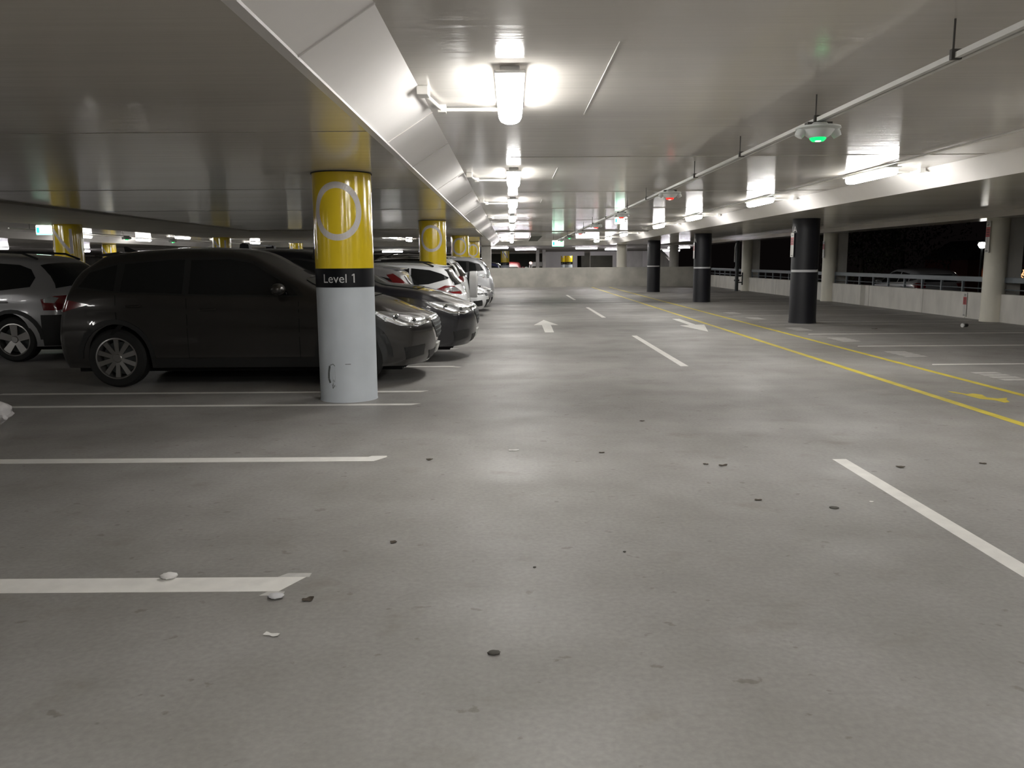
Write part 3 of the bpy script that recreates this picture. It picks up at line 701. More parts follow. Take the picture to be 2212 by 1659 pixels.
def add_wheels(s, e, detail=True):
    W = s['W'] / 2; wr = s['wr']; t, g, d = wheel_mesh(wr, s.get('rim', wr * .67), .225, s.get('spokes', (5, False)))
    o1 = t.build('wheel', M['tyre'], e, True); g1 = g.build('alloy_rim', M['rim'], o1, 30); d1 = d.build('brake_disc', M['scuff'], o1, True)
    first = True
    for xc in s['axles']:
        for sd in (-1, 1):
            if first: a = o1; first = False
            else:
                a = o1.copy(); COL.objects.link(a)
                for ch in (g1, d1): c = ch.copy(); COL.objects.link(c); c.parent = a
            a.location = (xc, sd * (W - .125), wr); a.rotation_euler = (0, 0, 0 if sd < 0 else math.pi)
def underbody(s, e):
    W = s['W'] / 2; L = s['L'] / 2; b = MB()
    b.box(-L + .25, L - .35, -W + .27, W - .27, .2, .78); b.box(-L + .2, L - .4, -W * .7, W * .7, .17, .3)
    b.build('underbody', M['under'], e)
def V(l, y): return [(p[0], y, p[1]) for p in l]
def lighten(p, cx, cz, k): return [((a - cx) * k + cx, (b - cz) * k + cz) for a, b in p]

def car(name, s, loc, rz, label, cat='car', group=None):
    e = empty(name, loc, rz, label, cat, group)
    o = body(s, e, s['paint']); K = Skin(o, e); W = s['W'] / 2; L = s['L'] / 2
    add_wheels(s, e); underbody(s, e)
    for w_ in s['windows']: K.patch('side_window', V(w_, -W), M[s.get('glass', 'glass')], both=True)
    if 'pillar' in s: K.patch('window_surround', V(s['pillar'], -W), M['trim'], off=.002, both=True)
    for nm, k in (('windscreen', 'ws'), ('rear_window', 'rw')):
        yz = s[k]; sg = 1 if k == 'ws' else -1
        K.patch(nm, [(sg * 2, y, z) for y, z in yz], M['glassl' if k == 'ws' else s.get('glass', 'glass')], (sg, 0, .25), .010, .04)
    dz = s.get('door', [])
    for x in dz:
        zt_ = pch(s['belt'])(x)
        K.patch('door_seam', [(x - .004, -W, .36), (x + .004, -W, .36), (x + .004, -W, zt_), (x - .004, -W, zt_)], M['under'], off=.0012, res=.1, both=True)
    for x in s.get('handles', []):
        z = pch(s['belt'])(x) - .13
        for sd in (-1, 1):
            p = K.on((x, sd * W, z), (0, sd, 0)); y = p.y + sd * .022
            b = MB().tube([(x - .095, p.y, z), (x - .08, y, z), (x + .08, y, z + .004), (x + .095, p.y, z + .004)], .013, 8); b.build('door_handle', M[s['paint'] if not s.get('chandle') else 'chrome'], e, True)
    # lamps
    for nm, key, mm in (('headlight', 'hl', 'lens'), ('tail_light', 'tl', 'lensred'), ('tail_light_clear', 'tlc', 'lens'), ('fog_light_recess', 'fog', 'trim'), ('lamp_detail', 'hld', 'chrome')):
        if key in s:
            pts, D = s[key]
            K.patch(nm, pts, M[mm], D, .006 if key not in ('tlc', 'hld') else .009, .03, both=True)
    if 'bulbs' in s:
        for sd in (-1, 1):
            for bx, by, bz, br in s['bulbs']:
                Dv = Vector((1, sd, .1)).normalized(); bx *= s.get('k', 1); p = K.on((bx, -sd * by if sd > 0 else by, bz), Dv)
                Tb = Matrix.Translation(p + Dv * .004) @ Dv.to_track_quat('Z', 'Y').to_matrix().to_4x4()
                q = MB().lathe([(br, -.004), (br, .008), (br * .8, .010), (br * .62, -.0), (br * .62, .004)], 22, Tb).build('lamp_reflector', M['chrome'], e, True)
                MB().lathe([(br * .60, .0), (br * .5, .010), (br * .25, .017), (0, .02)], 18, Tb).build('projector_lens', M['glassl'], q, True)
    for nm, key, mm, of in s.get('front', []): K.patch(nm, [(3, y, z) for y, z in key], M[mm], (1, 0, 0), of, .04)
    for nm, key, mm, of in s.get('rear', []): K.patch(nm, [(-3, y, z) for y, z in key], M[mm], (-1, 0, 0), of, .04)
    if s.get('clad'):
        wr = s['wr']
        for xc in s['axles']:
            ri, ro = wr + .055, wr + .12
            P = [(xc + ro * math.cos(a), wr + ro * math.sin(a)) for a in [math.pi * k / 14 for k in range(15)]]
            P += [(xc + ri * math.cos(a), wr + ri * math.sin(a)) for a in [math.pi * k / 14 for k in range(14, -1, -1)]]
            K.patch('wheel_arch_trim', V(P, -W), M['trim'], off=.008, res=.06, both=True)
        a0, a1 = s['axles']
        lo, hi = min(a0, a1) + wr + .07, max(a0, a1) - wr - .07
        K.patch('sill_trim', V([(lo, .23), (hi, .23), (hi, .36), (lo, .36)], -W), M['trim'], off=.008, res=.12, both=True)
    if 'mirror' in s:
        x, z = s['mirror']
        for sd in (-1, 1):
            p = K.on((x, sd * W, z - .05), (0, sd, 0))
            T = Matrix.Translation((x, p.y + sd * .13, z)) @ Matrix.Diagonal((.085, .125, .075, 1))
            vs = []; fs = []
            b = MB().lathe([(math.sin(t) ** .7 if t > 0 else 0, -math.cos(t)) for t in [math.pi * k / 10 for k in range(11)]], 20, T @ Matrix.Rotation(R(90), 4, 'X'))
            b.tube([(x, p.y - sd * .01, z - .05), (x, p.y + sd * .08, z - .03)], .025, 8)
            q = b.build('wing_mirror', M[s['paint']], e, True)
    if 'fin' in s:
        x = s['fin']; z = pch(s['top'])(x) - .01
        b = MB(); b.add([(x + .11, 0, z), (x - .08, .022, z), (x - .08, -.022, z), (x - .10, 0, z + .075), (x - .06, 0, z + .075)], [(0, 1, 2), (0, 4, 1), (0, 2, 4), (1, 4, 3), (2, 3, 4), (1, 3, 2)]); b.build('roof_fin', M['trim'], e)
    if 'rails' in s:
        x0, x1, mm = s['rails']; zt = pch(s['top'])
        for sd in (-1, 1):
            yy = sd * (W * .97 - .36 * (zt(0) - pch(s['belt'])(0)) - .02)
            pts = [(x0, yy, zt(x0) - .06)] + [(x0 + (x1 - x0) * k / 8, yy, zt(x0 + (x1 - x0) * k / 8) + .0 + .015) for k in range(1, 8)] + [(x1, yy, zt(x1) - .06)]
            MB().tube(pts, .017, 8).build('roof_rail', M[mm], e, True)
    if 'bars' in s:
        zt = pch(s['top']); yy = W * .97 - .36 * (zt(0) - pch(s['belt'])(0)) - .04
        for x in s['bars']:
            b = MB(); b.box(x - .035, x + .035, -yy - .08, yy + .08, zt(x) + .04, zt(x) + .065)
            for sd in (-1, 1): b.prism([(x - .09, zt(x) - .09), (x + .09, zt(x) - .09), (x + .06, zt(x) + .055), (x - .02, zt(x) + .075), (x - .06, zt(x) + .06)], sd * yy - .06, sd * yy + .06)
            b.build('roof_bar', M['trim'], e)
    if 'spoiler' in s:
        x, z, hw = s['spoiler']
        MB().prism([(x + .22, z + .0), (x - .10, z - .035), (x - .11, z - .055), (x + .2, z - .06)], -hw, hw).build('roof_spoiler', M[s['paint']], e, bevel=.012)
    return e, K

def suvspec(**k):
    s = dict(L=4.64, W=1.84, wr=.36, rim=.25, axles=(-1.53, 1.37), zb=.24, paint='p_grey', n=80,
        top=[(-2.32, 1.50), (-2.1, 1.58), (-1.9, 1.635), (-1.4, 1.68), (-.7, 1.71), (-.2, 1.695), (.05, 1.66), (.4, 1.49), (.63, 1.365), (.85, 1.24), (1.02, 1.165), (1.15, 1.145), (1.47, 1.105), (1.8, 1.035), (2.1, .935), (2.25, .87), (2.32, .83)],
        belt=[(-2.32, 1.13), (-1.6, 1.13), (-.5, 1.08), (.6, 1.04), (1.1, 1.02), (1.6, .96), (2.0, .86), (2.32, .76)],
        pf=[(.2, .17), (.33, .06), (.5, .015), (.65, .0), (.76, .02), (.84, .07), (.95, .2), (1.2, .35)],
        pr=[(.2, .10), (.4, .02), (.6, .0), (.85, .03), (1.05, .09), (1.3, .22), (1.5, .37), (1.6, .40), (1.75, .45)],
        windows=[[(-.62, 1.135), (-.62, 1.545), (-.15, 1.55), (.12, 1.50), (.62, 1.20), (.70, 1.11)], [(-1.45, 1.17), (-1.42, 1.50), (-.9, 1.545), (-.70, 1.548), (-.70, 1.14)], [(-1.98, 1.23), (-1.86, 1.40), (-1.52, 1.49), (-1.53, 1.175)]],
        pillar=[(-2.02, 1.21), (-1.86, 1.43), (-1.5, 1.525), (-.6, 1.575), (-.12, 1.575), (.16, 1.525), (.70, 1.20), (.78, 1.09), (-.6, 1.115), (-1.5, 1.155)],
        ws=[(-.62, 1.19), (.62, 1.19), (.50, 1.60), (.3, 1.635), (-.3, 1.635), (-.50, 1.60)],
        rw=[(-.60, 1.18), (.60, 1.18), (.50, 1.50), (-.50, 1.50)],
        door=(-1.50, -.64, .72), handles=(-1.28, -.38), mirror=(.50, 1.19), clad=True,
        hl=([(1.62, -.92, .915), (1.80, -.90, .915), (2.05, -.80, .875), (2.20, -.56, .81), (2.22, -.54, .76), (2.12, -.72, .715), (1.93, -.86, .735), (1.76, -.92, .82)], (1, -1, .1)),
        bulbs=((1.90, -.86, .835, .048), (2.07, -.74, .79, .034)),
        hld=([(1.78, -.92, .822), (1.94, -.86, .745), (2.12, -.72, .725), (2.20, -.58, .765), (2.20, -.58, .775), (2.11, -.72, .742), (1.96, -.86, .765), (1.80, -.92, .842)], (1, -1, .1)),
        fog=([(1.98, -.86, .47), (2.2, -.62, .49), (2.2, -.62, .36), (2.0, -.84, .32)], (1, -1, 0)),
        tl=([(-1.86, -.92, 1.02), (-2.1, -.8, 1.08), (-2.2, -.55, 1.06), (-2.2, -.55, .98), (-2.1, -.8, .93)], (-1, -1, 0)),
        front=[('grille_surround', [(-.50, .80), (.50, .80), (.44, .64), (.30, .50), (-.30, .50), (-.44, .64)], 'chrome', .004),
               ('grille', [(-.455, .775), (.455, .775), (.385, .65), (.25, .54), (-.25, .54), (-.385, .65)], 'trim', .009),
               ('grille_slat', [(-.43, .752), (.43, .752), (.43, .738), (-.43, .738)], 'scuff', .014), ('grille_slat', [(-.40, .70), (.40, .70), (.40, .686), (-.40, .686)], 'scuff', .014),
               ('grille_slat', [(-.36, .645), (.36, .645), (.36, .631), (-.36, .631)], 'scuff', .014), ('grille_slat', [(-.29, .59), (.29, .59), (.29, .576), (-.29, .576)], 'scuff', .014),
               ('lower_intake', [(-.50, .40), (.50, .40), (.42, .28), (-.42, .28)], 'trim', .005), ('number_plate', [(-.19, .455), (.19, .455), (.19, .34), (-.19, .34)], 'plate', .02)],
        rear=[('number_plate', [(-.19, .78), (.19, .78), (.19, .66), (-.19, .66)], 'plate', .01), ('bumper_trim', [(-.7, .42), (.7, .42), (.7, .27), (-.7, .27)], 'trim', .006)])
    s.update(k); return s
RZ = math.pi
# A: dark grey suv
SA = suvspec(spokes=(10, False), fin=-1.66, spoiler=(-1.80, 1.655, .50))
car('suv', SA, (-3.30, 10.86, 0), 0, 'dark grey suv parked behind the near yellow column, nose to the lane')
# B: black suv, longer
def stretch(l, k): return [(x * k, z) for x, z in l]
SB = suvspec(L=5.0, W=1.92, wr=.375, paint='p_black', axles=(-1.62, 1.46), spokes=(5, True), bars=(-.95, .15), door=(-1.5, -.6, .78))
for key in ('top', 'belt'): SB[key] = stretch(SB[key], 2.5 / 2.32)
SB['top'] = [(x, z * 1.012) for x, z in SB['top']]
SB['windows'] = [stretch(w_, 1.07) for w_ in SB['windows']]; SB['pillar'] = stretch(SB['pillar'], 1.07)
SB['k'] = 2.5 / 2.32
for key in ('hl', 'hld', 'fog', 'tl'): SB[key] = ([(x * 2.5 / 2.32, y, z) for x, y, z in SB[key][0]], SB[key][1])
SB['mirror'] = (.62, 1.2)
car('suv', SB, (-3.05, 13.18, 0), 0, 'glossy black suv with roof bars parked just beyond the dark grey suv')
# hatch spec
def hatchspec(**k):
    s = dict(L=4.25, W=1.76, wr=.315, rim=.215, axles=(-1.28, 1.32), zb=.2, paint='p_silver', n=64,
        top=[(-2.12, 1.34), (-1.95, 1.39), (-1.6, 1.43), (-.8, 1.475), (-.1, 1.475), (.2, 1.43), (.6, 1.22), (.95, 1.03), (1.1, .975), (1.5, .915), (1.85, .81), (2.05, .72), (2.12, .67)],
        belt=[(-2.12, .98), (-1.2, .96), (0, .92), (1.0, .88), (1.6, .79), (2.12, .60)],
        pf=[(.18, .15), (.3, .05), (.45, .0), (.6, .03), (.75, .16), (.95, .3)],
        pr=[(.18, .10), (.4, .0), (.6, .0), (.8, .05), (1.0, .16), (1.2, .32), (1.36, .42), (1.5, .46)],
        windows=[[(-.52, .985), (-.52, 1.34), (-.1, 1.35), (.2, 1.30), (.78, 1.00), (.82, .955)], [(-1.32, 1.02), (-1.22, 1.28), (-.60, 1.34), (-.60, .985)], [(-1.80, 1.09), (-1.62, 1.20), (-1.32, 1.265), (-1.40, 1.03)]],
        ws=[(-.60, .99), (.60, .99), (.46, 1.38), (-.46, 1.38)], rw=[(-.55, 1.02), (.55, 1.02), (.45, 1.31), (-.45, 1.31)],
        door=(-1.3, -.55, .72), handles=(-1.1, -.3), mirror=(.62, 1.0),
        hl=([(1.55, -.88, .74), (1.9, -.76, .73), (2.05, -.55, .66), (2.02, -.5, .60), (1.85, -.8, .60)], (1, -1, .1)),
        fog=([(1.85, -.82, .40), (2.05, -.55, .42), (2.05, -.55, .28), (1.9, -.8, .26)], (1, -1, 0)),
        tl=([(-1.72, -.88, .93), (-1.9, -.8, .98), (-2.02, -.55, .96), (-2.05, -.55, .82), (-1.9, -.82, .76)], (-1, -1, 0)),
        front=[('grille', [(-.4, .60), (.4, .60), (.36, .52), (-.36, .52)], 'trim', .005), ('lower_intake', [(-.46, .42), (.46, .42), (.36, .24), (-.36, .24)], 'under', .005), ('number_plate', [(-.19, .48), (.19, .48), (.19, .37), (-.19, .37)], 'plate', .012)],
        rear=[('number_plate', [(-.19, .72), (.19, .72), (.19, .60), (-.19, .60)], 'plate', .01)])
    s.update(k); return s
def longer(s, k, z=1):
    s = dict(s)
    s['L'] = s['L'] * k
    for q in ('top', 'belt'): s[q] = [(x * k, y * (z if q == 'top' else 1)) for x, y in s[q]]
    s['windows'] = [[(x * k, y * (1 + (z - 1) * .7)) for x, y in w_] for w_ in s['windows']]
    for q in ('hl', 'hld', 'fog', 'tl', 'tlc'):
        if q in s: s[q] = ([(x * k, y, zz) for x, y, zz in s[q][0]], s[q][1])
    s['axles'] = tuple(a * k for a in s['axles']); s['door'] = tuple(a * k for a in s['door']); s['handles'] = tuple(a * k for a in s['handles']); s['mirror'] = (s['mirror'][0] * k, s['mirror'][1])
    return s
car('hatchback', hatchspec(spoiler=(-1.62, 1.425, .5), tl=([(-1.60, -.80, 1.28), (-1.72, -.78, 1.30), (-1.90, -.70, 1.10), (-2.02, -.62, .86), (-1.92, -.82, .86), (-1.76, -.84, 1.06)], (-1, -1, 0))), (-3.72, 15.45, 0), RZ, 'silver hatchback reversed in beyond the black suv')
# D: white wagon
SD = longer(hatchspec(paint='p_white', spokes=(5, False)), 1.115, 1.01)
SD['windows'] = [SD['windows'][0], [(-1.20, 1.02), (-1.20, 1.375), (-.62, 1.385), (-.62, .99)], [(-2.04, 1.165), (-1.86, 1.26), (-1.62, 1.335), (-1.24, 1.375), (-1.24, 1.03), (-1.6, 1.05)]]
SD['top'] = [(-2.37, 1.37), (-2.2, 1.42), (-1.7, 1.47), (-.9, 1.50), (-.1, 1.49)] + [p for p in SD['top'] if p[0] > 0]
SD['tl'] = ([(-1.80, -.87, .95), (-1.98, -.83, 1.02), (-2.15, -.74, 1.01), (-2.27, -.60, .90), (-2.27, -.58, .84), (-2.10, -.80, .86)], (-1, -1, 0))
SD['tlc'] = ([(-1.95, -.85, .955), (-2.06, -.79, 1.00), (-2.18, -.70, .98), (-2.24, -.62, .90), (-2.05, -.80, .895)], (-1, -1, 0))
SD['pr'] = [(.18, .10), (.4, .0), (.6, .0), (.8, .03), (1.0, .12), (1.2, .28), (1.36, .38), (1.5, .42)]
SD['spoiler'] = (-1.86, 1.46, .5); SD['cr'] = .34; SD['rw'] = [(-.70, .99), (.70, .99), (.58, 1.36), (-.58, 1.36)]
SD['rails'] = (-1.7, .1, 'trim')
car('wagon', SD, (-3.30, 17.72, 0), RZ, 'white wagon with red rear lamp parked just before the second yellow column')
# E: white 4x4 with spare wheel
SE = suvspec(L=4.2, W=1.8, paint='p_white', wr=.36, axles=(-1.30, 1.28), spokes=(5, False))
k = 2.1 / 2.32
for key in ('top', 'belt'): SE[key] = stretch(SE[key], k)
SE['windows'] = [stretch(w_, k) for w_ in SE['windows']]; SE['pillar'] = stretch(SE['pillar'], k)
SE['k'] = k
for key in ('hl', 'hld', 'fog', 'tl'): SE[key] = ([(x * k, y, z) for x, y, z in SE[key][0]], SE[key][1])
SE['door'] = (-1.35, -.6, .66); SE['handles'] = (-1.15, -.35); SE['mirror'] = (.47, 1.18)
SE['pr'] = [(.2, .05), (.4, .0), (.8, .02), (1.05, .06), (1.3, .20), (1.5, .34), (1.75, .40)]
SE['tl'] = ([(-1.95, -.85, 1.14), (-2.05, -.74, 1.20), (-2.02, -.66, 1.14), (-2.07, -.70, 1.02), (-1.98, -.86, 1.02)], (-1, -1, 0))
SE['rails'] = (-1.6, -.1, 'trim'); SE['cr'] = .28; SE['rw'] = [(-.70, 1.16), (.70, 1.16), (.60, 1.54), (-.60, 1.54)]; SE['pillar'] = [(x, z + (.07 if z > 1.3 else 0)) for x, z in SE['pillar']]; SE['spoiler'] = (-1.63, 1.66, .5)
e4, K4 = car('four_wheel_drive', SE, (-3.16, 21.0, 0), RZ, 'white four wheel drive with a covered spare wheel on its tail')
K4.patch('roof_panel', [(-1.55, -.60, 3), (.15, -.60, 3), (.15, .60, 3), (-1.55, .60, 3)], M['glass'], (0, 0.001, 1), .006, .1)
T = Matrix.Translation((-2.10, -.12, .93)) @ Matrix.Rotation(R(-90), 4, 'Y')
MB().lathe([(0, 0), (.325, 0), (.335, .01), (.338, .10), (.335, .175), (.322, .19), (0, .195)], 48, T).build('spare_wheel_cover', M['p_white'], e4, True)
MB().lathe([(0, -.05), (.32, -.05), (.32, .0), (0, 0)], 40, T).build('spare_tyre', M['tyre'], e4, True)
# F: white hatch nose out
SF = hatchspec(paint='p_white')
SF['front'] = [('grille', [(-.5, .64), (.5, .64), (.42, .56), (-.42, .56)], 'trim', .005), ('lower_intake', [(-.44, .46), (.44, .46), (.36, .25), (-.36, .25)], 'under', .006), ('number_plate', [(-.19, .54), (.19, .54), (.19, .46), (-.19, .46)], 'plate', .014)]
SF['fog'] = ([(1.78, -.86, .44), (1.98, -.66, .46), (2.02, -.60, .30), (1.85, -.84, .28)], (1, -1, 0))
car('hatchback', SF, (-2.80, 23.3, 0), 0, 'white hatchback nosed toward the lane with dark lower intake')
car('hatchback', longer(hatchspec(paint='p_silver'), 1.07), (-2.86, 25.75, 0), 0, 'silver hatchback nosed out beyond the white hatchback')
SH = suvspec(paint='p_silver2', spoiler=(-1.80, 1.655, .5), glass='glass')
SH['tlc'] = ([(-1.80, -.92, 1.06), (-2.1, -.8, 1.09), (-2.2, -.55, 1.06), (-2.2, -.55, .99), (-2.1, -.82, .96)], (-1, -1, 0)); SH['tl'] = ([(-2.0, -.88, 1.02), (-2.15, -.70, 1.03), (-2.15, -.7, .99), (-2.0, -.88, .98)], (-1, -1, 0))
car('suv', SH, (-2.92, 28.2, 0), RZ, 'pale silver suv reversed in just before the third yellow column')
# I: silver wagon opposite row
SI = suvspec(paint='p_silver', L=4.75, clad=True, rails=(-1.75, .2, 'trim'), spokes=(5, False), wr=.35)
SI['top'] = [(x * 2.375 / 2.32, z * .995) for x, z in SI['top']]; SI['belt'] = stretch(SI['belt'], 2.375 / 2.32); SI['belt'] = [(x, z - .06) for x, z in SI['belt']]
SI['windows'] = [SI['windows'][0], SI['windows'][1], [(-2.02, 1.14), (-1.93, 1.36), (-1.75, 1.45), (-1.53, 1.49), (-1.54, 1.12)]]
SI.pop('pillar')
SI['axles'] = (-1.42, 1.4)
SI['tl'] = ([(-1.92, -.92, .97), (-2.10, -.86, 1.02), (-2.22, -.62, 1.03), (-2.25, -.35, .98), (-2.22, -.5, .90), (-2.1, -.8, .80), (-1.95, -.92, .80)], (-1, -1, 0))
SI['tlc'] = ([(-1.96, -.92, .975), (-2.06, -.88, 1.01), (-2.12, -.80, .99), (-2.08, -.86, .91), (-1.97, -.92, .92)], (-1, -1, 0))
SI['rw'] = [(-.76, 1.12), (.76, 1.12), (.66, 1.54), (-.66, 1.54)]; SI['cr'] = .42
SI['windows'][1] = [(-1.10, 1.10), (-1.08, 1.53), (-.9, 1.545), (-.70, 1.548), (-.70, 1.09)]; SI['windows'][2] = [(-1.70, 1.16), (-1.76, 1.30), (-1.68, 1.43), (-1.50, 1.50), (-1.16, 1.525), (-1.17, 1.10)]; SI['door'] = (-1.13, -.64, .72)
SI['hl'] = ([(x * 1.02, y, z) for x, y, z in SI['hl'][0]], (1, -1, .1)); SI['hld'] = ([(x * 1.02, y, z) for x, y, z in SI['hld'][0]], (1, -1, .1))
eI, KI = car('wagon', SI, (-9.15, 13.6, 0), RZ, 'silver wagon with roof rails at the left edge, tail toward the dark grey suv')
KI.patch('lower_bumper', V([(-2.6, .25), (-1.86, .25), (-1.86, .73), (-2.6, .73)], -.92), M['trim'], off=.006, res=.06, both=True)
# distant cars: small copies with their parts
far = {}
def fcar(loc, rz, pm, label, base='hatchback.001'):
    src = [o for o in bpy.data.objects if o.name == base][0]
    return dup(src, loc, rz, label, 'distant parked cars', {'white_car_paint': M[pm]})
fcar((2.2, 68, 0), -math.pi / 2, 'p_white', 'small white car facing the camera far beyond the end parapet')
fcar((.05, 68.2, 0), -math.pi / 2, 'p_red', 'dark red car left of the small white car far beyond the parapet')
fcar((-1.3, 63.4, 0), 0, 'p_white', 'white car at the foot of the distant yellow column')
fcar((3.7, 71.6, 0), 0, 'p_white', 'white car below the two far yellow columns')
fcar((-2.6, 53.6, 0), RZ, 'p_blue', 'dark blue car beyond the pale silver suv, by the grey pier')
for i, (x, y, p) in enumerate(((-8.3, 55.0, 'p_silver'), (-8.3, 58.0, 'p_white'), (-8.8, 61.0, 'p_black'), (-9.0, 64, 'p_silver2'))):
    fcar((x, y, 0), 0 if i % 2 else RZ, p, ['distant silver car above the silver hatchback roof', 'distant white car above the silver hatchback roof', 'distant black car above the silver hatchback roof', 'distant pale car above the silver hatchback roof'][i])
fcar((14.6, 30.0, -.3), R(90), 'p_silver2', 'pale car whose roof shows over the railing outside at night')

e = empty('signal_light', (1.52, 64.6, 0), 0, 'round red light beyond the end parapet above the dark red car', 'light')
MB().cyl(0, 0, 0, 1.3, .03, 10).build('post', M['pipe'], e, True)
MB().lathe([(0, 1.28), (.08, 1.30), (.11, 1.38), (.08, 1.46), (0, 1.48)], 16).build('lamp', M['ledrc'], e, True)
# ---------------------------------------------------------------- litter
rnd = random.Random(7)
def scrap(x, y, L_, w_, m, label, cat='leaf', curl=.01, rz=None):
    curl *= .45; L_ *= .9
    rz = rnd.uniform(-.5, .5) if rz is None else rz
    b = MB(); n = 8; vs = []
    for i in range(n + 1):
        t = i / n - .5; ww = w_ / 2 * (1 - (2 * t) ** 2) ** .5 + .001 if cat == 'leaf' else w_ / 2 * (1 - .3 * abs(t))
        z = .003 + curl * (4 * t * t if t > 0 else .8 * abs(t)) ; ww *= 1 + .35 * math.sin(9 * t + x * 7); vs += [(t * L_, -ww, z), (t * L_, ww, z + curl * .3), (t * L_, -ww, z + .0015), (t * L_, ww, z + .0015 + curl * .3)]
    for i in range(n):
        a = 4 * i; c = a + 4; b.f += [(a, a + 1, c + 1, c), (a + 2, c + 2, c + 3, a + 3), (a, c, c + 2, a + 2), (a + 1, a + 3, c + 3, c + 1)]
    b.f += [(0, 2, 3, 1), (4 * n, 4 * n + 1, 4 * n + 3, 4 * n + 2)]; b.v = vs
    o = b.build({'leaf': 'leaf', 'paper': 'paper_scrap', 'gum': 'gum'}[cat], m, None, False, (x, y, 0)); o.rotation_euler = (0, 0, rz)
    return tag(o, label, cat if cat != 'paper' else 'paper scrap')
def pebble(x, y, r, h, m, label, name='pebble', cat='pebble', sx=1):
    b = MB(); prof = [(r * math.sin(t), h / 2 - h / 2 * math.cos(t)) for t in [math.pi * k / 8 for k in range(9)]]
    b.lathe(prof, 16); b.v = [(v[0] * sx * (1 + .15 * math.sin(3 * i)), v[1] * (1 + .1 * math.cos(2 * i)), v[2]) for i, v in enumerate(b.v)]
    return tag(b.build(name, m, None, True, (x, y, 0)), label, cat)
pebble(-1.66, 3.77, .034, .028, M['paper'], 'crumpled white paper ball sitting on the nearest bay line', 'paper_ball', 'paper ball', 1.2)
pebble(-1.075, 3.53, .030, .02, M['ring'], 'pale bottle cap lump at the end of the nearest bay line', 'bottle_cap', 'bottle cap', 1.2)
scrap(-.924, 3.50, .06, .035, M['leaf'], 'curled brown leaf right of the nearest bay line end', curl=.018, rz=.4)
scrap(-.985, 3.15, .075, .022, M['paper'], 'curled white paper strip on the floor below the nearest bay line', 'paper', .012, -.3)
scrap(.012, 6.42, .09, .03, M['paper'], 'white paper scrap alone in the middle of the lane', 'paper', .008, .05)
scrap(-.637, 6.13, .06, .035, M['leaf'], 'dark leaf just right of the end of the second bay line', curl=.012)
scrap(-.647, 4.26, .045, .03, M['leaf'], 'small dark leaf midway between the two nearest bay lines', curl=.008)
scrap(1.55, 5.88, .075, .03, M['leaf'], 'curled dark leaf with a pale edge right of the lane middle', curl=.016)
scrap(1.434, 5.93, .045, .028, M['leaf'], 'small dark leaf just left of the curled leaf', curl=.004)
scrap(1.226, 7.6, .055, .035, M['leaf'], 'tiny dark leaf farther up the lane, above the curled leaf', curl=.004)
scrap(1.547, 5.0, .05, .025, M['leaf'], 'thin brown leaf in the lane, nearer than the curled leaf', curl=.006)
pebble(1.96, 4.83, .028, .006, M['grit'], 'dark flat gum spot left of the near lane dash', 'gum_spot', 'gum')
scrap(2.82, 5.8, .07, .035, M['leaf'], 'curled leaf just right of the far end of the near lane dash', curl=.014)
scrap(.705, 6.32, .05, .025, M['leaf'], 'small dark leaf between the paper scrap and the curled leaf', curl=.005)
scrap(3.47, 5.89, .055, .03, M['leaf'], 'dark leaf near the right edge between lane dash and yellow line', curl=.006)
pebble(-.077, 2.98, .019, .012, M['grit'], 'dark oval pebble low in the middle of the floor', sx=1.3)
pebble(.58, 4.09, .008, .006, M['grit'], 'tiny dark grit speck right of centre')
pebble(.106, 3.88, .008, .006, M['grit'], 'tiny dark grit speck at centre')
pebble(2.24, 4.95, .014, .004, M['paper'], 'small pale gum spot beside the near lane dash', 'gum_spot', 'gum')
scrap(7.85, 17.7, .14, .06, M['leaf'], 'dark leaf lying in the empty bays at right', curl=.02)
e = empty('drink_can', (9.93, 18.0, .045), R(20), 'black and white can lying in the empty bays near the cream column', 'can')
MB().lathe([(0, 0), (.028, 0), (.036, .01), (.036, .11), (.03, .122), (0, .118)], 20, Matrix.Rotation(R(90), 4, 'Y')).build('can_body', M['signk'], e, True)
MB().lathe([(0, -.03), (.045, -.03), (.045, .0), (0, 0)], 20, Matrix.Rotation(R(90), 4, 'Y')).build('can_end', M['paper'], e, True)
# plastic bag at the left edge
b = MB(); N1, N2 = 26, 16
for j in range(N2 + 1):
    for i in range(N1):
        a = 2 * math.pi * i / N1; t = math.pi * j / N2
        rr = .20 * (1 + .14 * math.sin(5 * a + 3 * t) + .10 * math.sin(9 * a - 4 * t) + .06 * math.sin(15 * a + 7 * t))
        b.v.append((rr * math.sin(t) * math.cos(a), rr * .8 * math.sin(t) * math.sin(a), max(.0, .115 - .115 * math.cos(t) * (1 + .25 * math.sin(4 * a)))))
for j in range(N2):
    for i in range(N1): q = (i + 1) % N1; b.f.append((j * N1 + i, j * N1 + q, (j + 1) * N1 + q, (j + 1) * N1 + i))
tag(b.build('plastic_bag', M['bag'], None, True, (-4.97, 7.62, 0)), 'crumpled white plastic bag cut by the left edge of the view', 'bag')

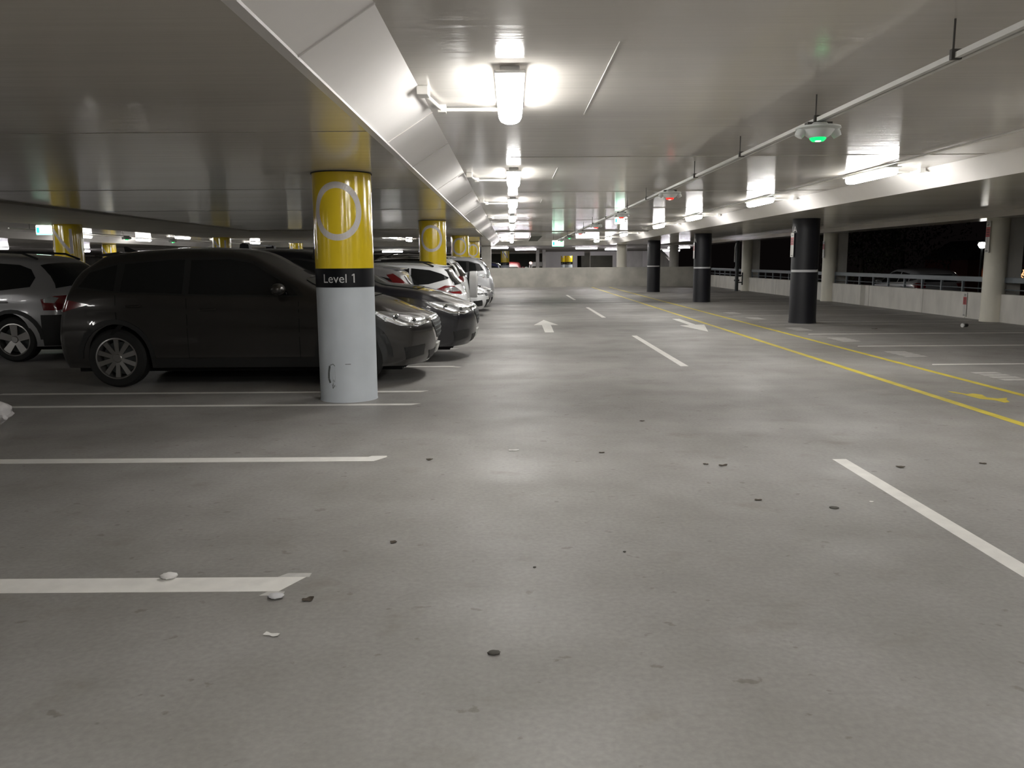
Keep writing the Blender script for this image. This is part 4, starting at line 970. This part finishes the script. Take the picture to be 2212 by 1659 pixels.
# ---------------------------------------------------------------- night outside
struct(MB().box(12.0, 90, -20, 120, -3.4, -3.2).build('ground_outside', M['ground']))
struct(MB().box(12.2, 17.2, 10, 60, -.5, -.3).build('ground_ramp_deck', M['ground']))
def tree(x, y, h, r, seed, label):
    q = random.Random(seed); e = empty('tree', (x, y, -3.2), 0, label, 'tree', 'dark trees outside')
    MB().cyl(0, 0, 0, h * .55, .22, 12, .12).build('trunk', M['bark'], e, True)
    b = MB(); lobes = [(q.uniform(-r, r) * .7, q.uniform(-r, r) * .7, h * .65 + q.uniform(-.25, .3) * h, q.uniform(.35, .6) * r) for _ in range(12)]
    for _ in range(2600):
        lx, ly_, lz, lr = q.choice(lobes); d = Vector((q.gauss(0, 1), q.gauss(0, 1), q.gauss(0, 1))).normalized() * lr * q.uniform(.75, 1.05)
        c = Vector((lx, ly_, lz)) + d; s_ = q.uniform(.08, .17); T = Matrix.Translation(c) @ Euler((q.uniform(0, 6), q.uniform(0, 6), q.uniform(0, 6))).to_matrix().to_4x4()
        b.add([T @ Vector(p) for p in ((-s_, 0, 0), (0, -s_ * .45, .01), (s_, 0, 0), (0, s_ * .45, .01))], [(0, 1, 2, 3)])
    b.build('foliage', M['foliage'], e)
for i, (x, y, h, r) in enumerate(((19.5, 46, 8.5, 3), (25.5, 54, 9.5, 3.4), (38, 50, 8, 3.4), (27, 40, 7, 2.6))):
    tree(x, y, h, r, i, ['dark tree outside seen left of the nearest charcoal column', 'dark tree outside in the middle of the right opening', 'dark tree outside beside the street lamp', 'lower dark tree outside behind the railing'][i])
e = empty('street_lamp', (20.2, 35.6, -3.2), 0, 'bright street lamp outside left of the cream column', 'street lamp')
MB().cyl(0, 0, 0, 5.2, .06, 12, .04).build('pole', M['pipe'], e, True)
MB().lathe([(0, 5.12), (.10, 5.14), (.17, 5.28), (.13, 5.36), (0, 5.38)], 20).build('lamp_head', M['street'], e, True)
MB().lathe([(.18, 5.38), (.2, 5.40), (0, 5.5)], 20).build('cap', M['pipe'], e, True)
e = empty('street_lamp', (45.5, 79, -3.2), 0, 'tiny distant lamp high outside beside the cream column sign', 'street lamp')
MB().cyl(0, 0, 0, 7.5, .08, 10).build('pole', M['pipe'], e, True); MB().lathe([(0, 7.5), (.16, 7.55), (.16, 7.75), (0, 7.8)], 14).build('lamp_head', M['street'], e, True)
e = empty('house', (34, 58, -3.2), 0, 'dim red brick building outside below the street lamp', 'building')
MB().box(-2, 8, 0, 6, 0, 4.6).build('wall', M['brick'], e)
MB().prism([(-2.3, 4.6), (8.3, 4.6), (6, 6.0), (0, 6.0)], -.3, 6.3).build('roof', M['ground'], e)
for x in (-.9, 1.6, 4.2): MB().box(x, x + .6, -.05, .02, 3.2, 3.9).build('window', M['warm'], e)
